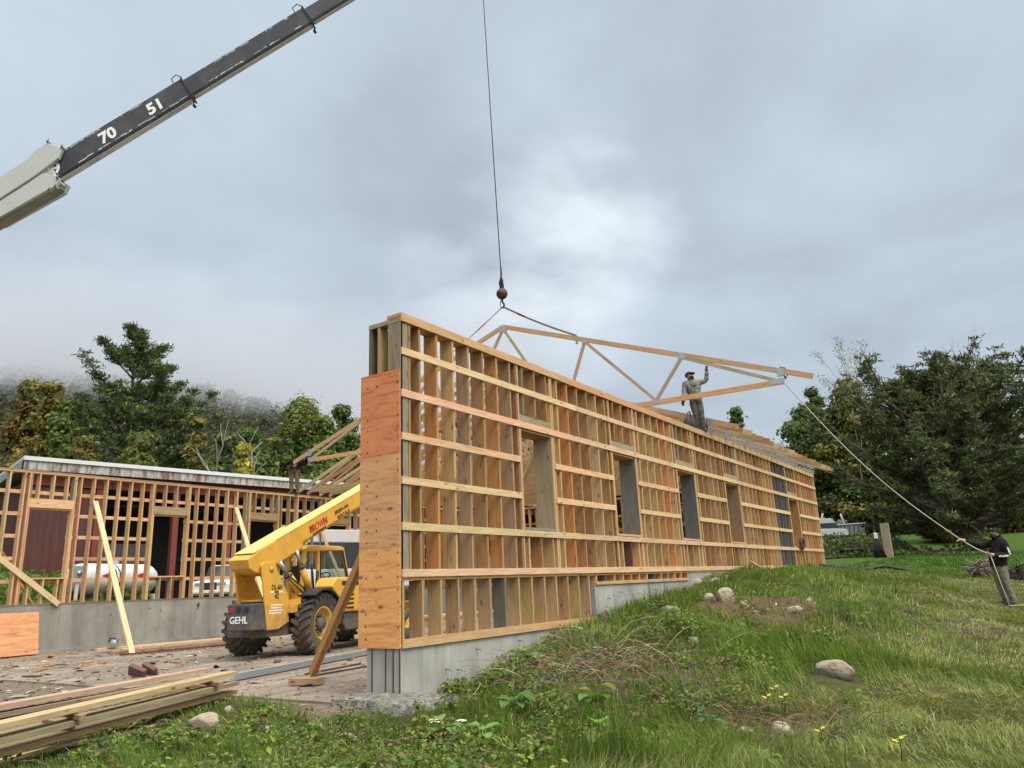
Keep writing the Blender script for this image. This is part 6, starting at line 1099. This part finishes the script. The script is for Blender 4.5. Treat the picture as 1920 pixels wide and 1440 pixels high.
# things on the wall
a = at(0, .02, 1500, 1018); mb = MB()
for k in range(26): an = random.uniform(0, 6.28); r_ = random.uniform(.10, .22); c_ = a+V(.04+random.uniform(0, .06), random.uniform(-.06, .06), random.uniform(-.1, .02)); mb.tube([c_+V(random.uniform(-.02, .02), math.cos(an+q)*r_*1.5, math.sin(an+q)*r_*.8) for q in np.linspace(0, 3.2, 7)], .012, 5)
tag(mb.build('cord_bundle', RUST), 'dark tangled bundle of cord hung on a strap near the far end of the wall', 'cord bundle')
a = at(0, .06, 1406, 1054); b = at(0, .40, 1426, 1066); board('wood_scrap', a, b, .10, .03, (0, 0, 1), STR[0], 'short pale offcut leaning at the bottom of the wall above the grass', 'wood scrap', None, WOOD2)
bg_ = empty('tool_bag', V(-.14, 11.55, 4.53), 0, 'black tool bag resting on the wall top left of the waving worker', 'tool bag'); bm = bmesh.new(); bmesh.ops.create_icosphere(bm, subdivisions=3, radius=1)
for v in bm.verts: v.co = Vector((v.co.x*.15, v.co.y*.30, max(-.02, v.co.z*.22+.1+.04*math.sin(v.co.y*7))))
me = bpy.data.meshes.new('bag'); bm.to_mesh(me); bm.free(); me.materials.append(BLK); o = bpy.data.objects.new('bag', me); COL.objects.link(o); o.parent = bg_; MB().tube([V(0, -.22, .15), V(0, -.1, .45), V(0, .05, .50), V(0, .15, .2)], .02, 6).build('handle', BLK, bg_)
ns = empty('nail_gun', V(-.10, 12.72, 4.53), .4, 'bright red-orange power tool standing on the wall top at the worker feet', 'power tool'); MB().prism([(0, 0), (.16, 0), (.20, .12), (.10, .34), (.02, .36), (-.05, .14)], (0, 0, 0), (0, 1, 0), (0, 0, 1), (1, 0, 0), -.05, .05).build('housing', ORG, ns, bevel=.02); MB().tube([V(0, .05, .30), V(0, -.12, .34), V(0, -.14, .16)], .022, 8).build('handle', BLK, ns); MB().box(-.02, .02, .14, .40, .02, .07).build('magazine', STEEL, ns)
# ------------------------------------------------------------------ beyond the left wall
gz = lambda x, y: terr1(x, y)
def tnk(): 
    a = at(0, -19.3, 146, 1108); b = at(0, -20.1, 268, 1104); z = gz(a[0], a[1]); r_ = .52; tk = empty('propane_tank', (0, 0, 0), 0, 'white propane tank with red marks lying behind the left framed wall', 'propane tank'); a[2] = b[2] = z+r_+.12; d_ = unit(b-a)
    l_ = np.linalg.norm(b-a); mb = MB(); mb.lathe([(0, -.42), (.22, -.38), (.40, -.26), (.49, -.10), (r_, .05), (r_, l_-.05), (.49, l_+.10), (.40, l_+.26), (.22, l_+.38), (0, l_+.42)], a, d_, 32); mb.build('shell', TANK, tk)
    mb = MB(); mb.lathe([(r_+.006, l_*.36), (r_+.006, l_*.38)], a, d_, 32); mb.lathe([(r_+.006, l_*.42), (r_+.006, l_*.44)], a, d_, 32); mb.build('band', BLK, tk); s_ = np.cross(d_, (0, 0, 1)); s_ = s_ if s_@(CAM-a) > 0 else -s_
    for f in (.26, .78): c = a+d_*l_*f+s_*(r_+.004)+V(0, 0, .10); MB().add([c-d_*.34, c-V(0, 0, .10), c+d_*.34, c+V(0, 0, .10)], [(0, 1, 2, 3)]).build('diamond_mark', LETR, tk)
    for f in (.2, .8): MB().box(-.06, .06, -.4, .4, 0, .3).build('saddle', CONC2, tk).location = (a[0]+d_[0]*l_*f, a[1]+d_[1]*l_*f, z-.05)
    MB().lathe([(.14, 0), (.14, .12), (.0, .16)], a+d_*l_*.5+V(0, 0, r_-.03), (0, 0, 1), 16).build('valve_dome', METER, tk)
tnk()
a = at(0, -18.6, 147, 1075); mt = empty('electric_meter', (a[0], a[1], gz(a[0], a[1])), 0, 'grey electric meter box on a post behind the left framed wall', 'meter box'); h_ = a[2]-mt.location.z; MB().box(-.06, .06, -.17, .17, h_-.26, h_+.24).build('box', METER, mt, bevel=.01); MB().lathe([(.0, .06), (.07, .06), (.085, .0)], V(.06, 0, h_), (1, 0, 0), 16).build('dial', CHR, mt); MB().box(-.05, -.0, -.05, .05, -.2, h_-.26).build('post', WHT, mt); 
a = at(0, -17.4, 30, 1060); b = at(0, -17.6, 62, 1135); c = at(0, -17.4, -40, 960); tag(MB().beam(c, b, .05, .09, (0, 1, 0)).build('yellow_pole', YEL), 'thin yellow pole slanting behind the studs at the far left', 'pole')
def car(name, label, cat, base, rz, L_, W_, H_, paint, van=False):
    c = empty(name, base, rz, label, cat); hb_ = .95 if not van else 1.05
    MB().prism([(-L_/2, .35), (-L_/2+.05, .28), (L_/2-.05, .28), (L_/2, .35), (L_/2, .72), (L_/2-.12, hb_-.10), (L_*.22, hb_), (-L_/2+.1, hb_), (-L_/2, hb_-.2)], (0, 0, 0), (1, 0, 0), (0, 0, 1), (0, 1, 0), -W_/2, W_/2).build('body', paint, c, bevel=.06)
    x0, x1 = (-L_/2+.1, L_*.22) if not van else (-L_/2+.05, L_*.36); tp_ = [(x0, hb_-.01), (x1, hb_-.01), (x1-.55, H_-.05), (x1-.8, H_), (x0+.35, H_), (x0+.12, H_-.06)]
    MB().prism(tp_, (0, 0, 0), (1, 0, 0), (0, 0, 1), (0, 1, 0), -W_/2+.12, W_/2-.12).build('windows', AUTOG, c, bevel=.05); rz_ = .48 if van else .08; MB().prism([(x0+.1, H_-rz_), (x1-.62+.25*van, H_-rz_), (x1-.85, H_+.03), (x0+.35, H_+.03)], (0, 0, 0), (1, 0, 0), (0, 0, 1), (0, 1, 0), -W_/2+.10, W_/2-.10).build('roof', paint, c, bevel=.04)
    for x in (-L_*.31, L_*.31):
        for s in (-1, 1): w = MB().lathe([(.0, -.1), (.30, -.1), (.33, -.06), (.33, .06), (.30, .1), (.0, .1)], V(x, s*(W_/2-.1), .33), (0, 1, 0), 22).build('wheel', RUB, c); MB().lathe([(0, .104), (.19, .104), (.2, .09)], V(x, s*(W_/2-.1), .33), (0, s, 0), 18).build('hubcap', STEEL, w)
    for s in (-1, 1): MB().box(L_/2-.03, L_/2+.015, s*(W_/2-.42)-.18, s*(W_/2-.42)+.18, .66, .80).build('headlight', GLASS if 0 else CHR, c, bevel=.02)
    MB().box(L_/2-.02, L_/2+.012, -W_/2+.62, W_/2-.62, .50, .80).build('grille', BLK, c); MB().box(L_/2-.04, L_/2+.05, -W_/2+.05, W_/2-.05, .36, .47).build('bumper', paint, c, bevel=.02)
    return c
b_ = dist(34, 428, 1110); car('parked_car', 'white car parked facing us before the barn, seen between the studs', 'car', (b_[0], b_[1], gz(b_[0], b_[1])), rad(-55), 4.5, 1.8, 1.55, CARW)
b_ = dist(31, 655, 1100); car('parked_van', 'white van with dark windows behind the telehandler cab', 'van', (b_[0], b_[1], gz(b_[0], b_[1])), rad(75), 5.0, 2.0, 2.55, CARW, True)
a = dist(31, 224, 1078); eq = empty('yellow_machine', (a[0], a[1], gz(a[0], a[1])), .5, 'small yellow machine with a black hose in front of the barn', 'machine'); MB().box(-.45, .45, -.3, .3, .5, 1.35).build('engine_box', YEL, eq, bevel=.05); MB().box(-.6, .6, -.35, .35, .32, .5).build('frame', DKG, eq)
for s in (-1, 1): MB().lathe([(0, -.08), (.28, -.08), (.3, 0), (.28, .08), (0, .08)], V(0, s*.42, .3), (0, 1, 0), 18).build('wheel', RUB, eq)
MB().tube([V(.4, 0, 1.2), V(.7, .1, 1.6), V(1.0, .1, 1.3), V(1.1, .1, .7)], .05, 8).build('hose', BLK, eq)
a = dist(28, 291, 1106); bk = empty('bucket', (a[0], a[1], gz(a[0], a[1])), 0, 'white bucket standing behind the second window frame of the left wall', 'bucket'); MB().lathe([(.0, .0), (.14, .0), (.165, .36), (.15, .36), (.13, .03), (0, .03)], V(0, 0, 0), (0, 0, 1), 20).build('pail', WHT, bk); MB().tube([V(-.16, 0, .34), V(-.1, .12, .25), V(.1, .12, .25), V(.16, 0, .34)], .006, 5).build('handle', STEEL, bk)
# ------------------------------------------------------------------ field on the right
def P_(t, x): p = dist(t, x, 1040); return V(p[0], p[1], gz(p[0], p[1]))
mb = MB(); pts = [P_(27, x)+V(0, 0, .06+.03*math.sin(x*.05)) for x in range(1535, 1761, 15)]; tag(mb.tube(pts, .055, 8).build('drain_pipe', BLK), 'long black pipe lying in the grass beyond the far corner of the wall', 'pipe')
def brush(t, x, wd, hg, label, cols, n):
    b = P_(t, x); o = empty('brush_pile', b, 0, label, 'brush pile', 'brush piles in the field'); mb = MB()
    for k in range(n): a = random.uniform(0, 6.28); l = random.uniform(.3, .8); c = V(random.gauss(0, wd*.4), random.gauss(0, wd*.3), random.uniform(.05, hg)); c[2] *= max(.2, 1-(abs(c[0])/wd)**2); d_ = V(math.cos(a), math.sin(a), random.uniform(-.5, .9)); mb.tube([c-d_*l/2, c+V(0, 0, .04), c+d_*l/2], [random.uniform(.01, .028), .014, .006], 4, random.choice(cols), caps=False)
    mb.build('branches', STALK, o)
brush(24, 1834, .42, .5, 'pile of grey dead branches in the field left of the man in black', ((.22, .19, .15), (.30, .26, .2), (.12, .10, .08)), 110); brush(25, 1903, .22, .5, 'dark brush pile in the field right of the man in black', ((.06, .055, .04), (.10, .085, .06)), 90)
a = ground_at(1660, 1142); mb = MB()
pp = P_(45, 1667); po = empty('wooden_post', pp, 0, 'weathered wooden post with black cables and a white box in the field', 'post'); MB().box(-.22, .22, -.2, .2, -.2, 2.05, (.30, .27, .21)).build('post', WOOD, po); mb = MB()
for k in range(14): x = -.35-random.uniform(0, .3); mb.tube([V(x, -.2, 1.5), V(x-random.uniform(-.1, .2), -.3, .8), V(x+random.uniform(-.2, .4), -.25, .05)], .05, 5)
mb.build('cables', BLK, po); MB().box(-.62, -.42, -.35, -.2, 1.15, 1.5).build('box', WHT, po, bevel=.03)
dp_ = P_(84, 1582); dm_ = empty('dumpster', dp_, VROT+.18, 'blue-grey dumpster full of scrap under the dark trees', 'dumpster'); MB().prism([(-2.3, .25), (2.2, .25), (2.45, 1.45), (-2.45, 1.30)], (0, 0, 0), (1, 0, 0), (0, 0, 1), (0, 1, 0), -1.1, 1.1).build('container', m_paint('blue_grey_paint', (.10, .13, .17), .6, .5), dm_, bevel=.03)
for k in range(9): MB().box(-2.2+k*.53, -2.1+k*.53, -1.18, -1.10, .25, 1.35).build('rib', DKG, dm_)
MB().beam(V(-2.5, -1.13, 1.33), V(2.5, -1.13, 1.48), .12, .14).build('rim', STEEL, dm_)
SCR = [(.30, .22, .16), (.22, .11, .07), (.35, .33, .3), (.15, .10, .08), (.28, .26, .22)]
random.seed(4)
for k, (x, z, lb) in enumerate([(1548, 1.9, 'rolled tan carpet sticking out of the dumpster'), (1556, 1.7, 'pile of brown scrap boards over the dumpster rim'), (1566, 1.55, 'rusty sheet scrap lying in the middle of the dumpster'), (1590, 1.75, 'grey post leaning up out of the dumpster'), (1578, 1.5, 'pale scrap bundle at the middle of the dumpster')]):
    b = P_(84, x); o = empty('scrap', b+V(0, 0, z), random.uniform(0, 3), lb, 'scrap', 'scrap heaped in the dumpster'); mb = MB()
    for q in range(8): d_ = unit(V(random.gauss(0, 1), random.gauss(0, 1), random.gauss(.2, .4))); c = V(random.gauss(0, .35), random.gauss(0, .3), random.uniform(-.5, .1)); l = random.uniform(.4, 1.0); mb.beam(c-d_*l/2, c+d_*l/2, random.uniform(.08, .35), .06, (0, 0, 1), SCR[(k+q) % 5])
    if k in (0, 3): mb.tube([V(-.4, 0, -.6), V(.1, 0, .2), V(.35, 0, .9)], .11, 8, SCR[2])
    mb.build('boards', CLOTH, o)
tp_ = P_(80, 1543); car('truck', 'pale green truck parked by the dumpster, mostly hidden by the wall', 'truck', tuple(tp_), VROT+rad(0), 5.2, 2.0, 2.1, m_paint('pale_green_paint', (.36, .42, .38), .4, .3), True)
wg = P_(49, 1608); wo = empty('work_table', wg, VROT, 'low dark work table with a blue box at the edge of the undergrowth', 'table'); MB().box(-1.0, .9, -.5, .5, .52, .60).build('deck', DKG, wo)
for x in (-.92, -.1, .82):
    for y in (-.44, .44): MB().box(x-.03, x+.03, y-.03, y+.03, -.05, .52).build('leg', RUST, wo)
MB().box(-.3, .35, -.3, .3, .60, .95).build('crate', DKG, wo); MB().box(.78, 1.05, -.25, .25, .55, .95).build('blue_box', m_paint('blue_plastic', (.05, .12, .17), .5, .2), wo, bevel=.02); pass
# clump of dead flattened stalks in the field
mb = MB(); q = ground_at(1815, 1190); stalks(q[0], q[1], .25, .2, 70, .55, .005, ((.30, .25, .17), (.22, .18, .12))); q = ground_at(1665, 1142); stalks(q[0], q[1], .35, .15, 50, .3, .006, ((.10, .09, .06), (.05, .05, .04))); q = ground_at(1750, 1118); stalks(q[0], q[1], .5, .3, 60, .35, .005, ((.26, .21, .13), (.14, .12, .08)))
tag(mb.build('dead_stalks', STALK), kind='stuff')
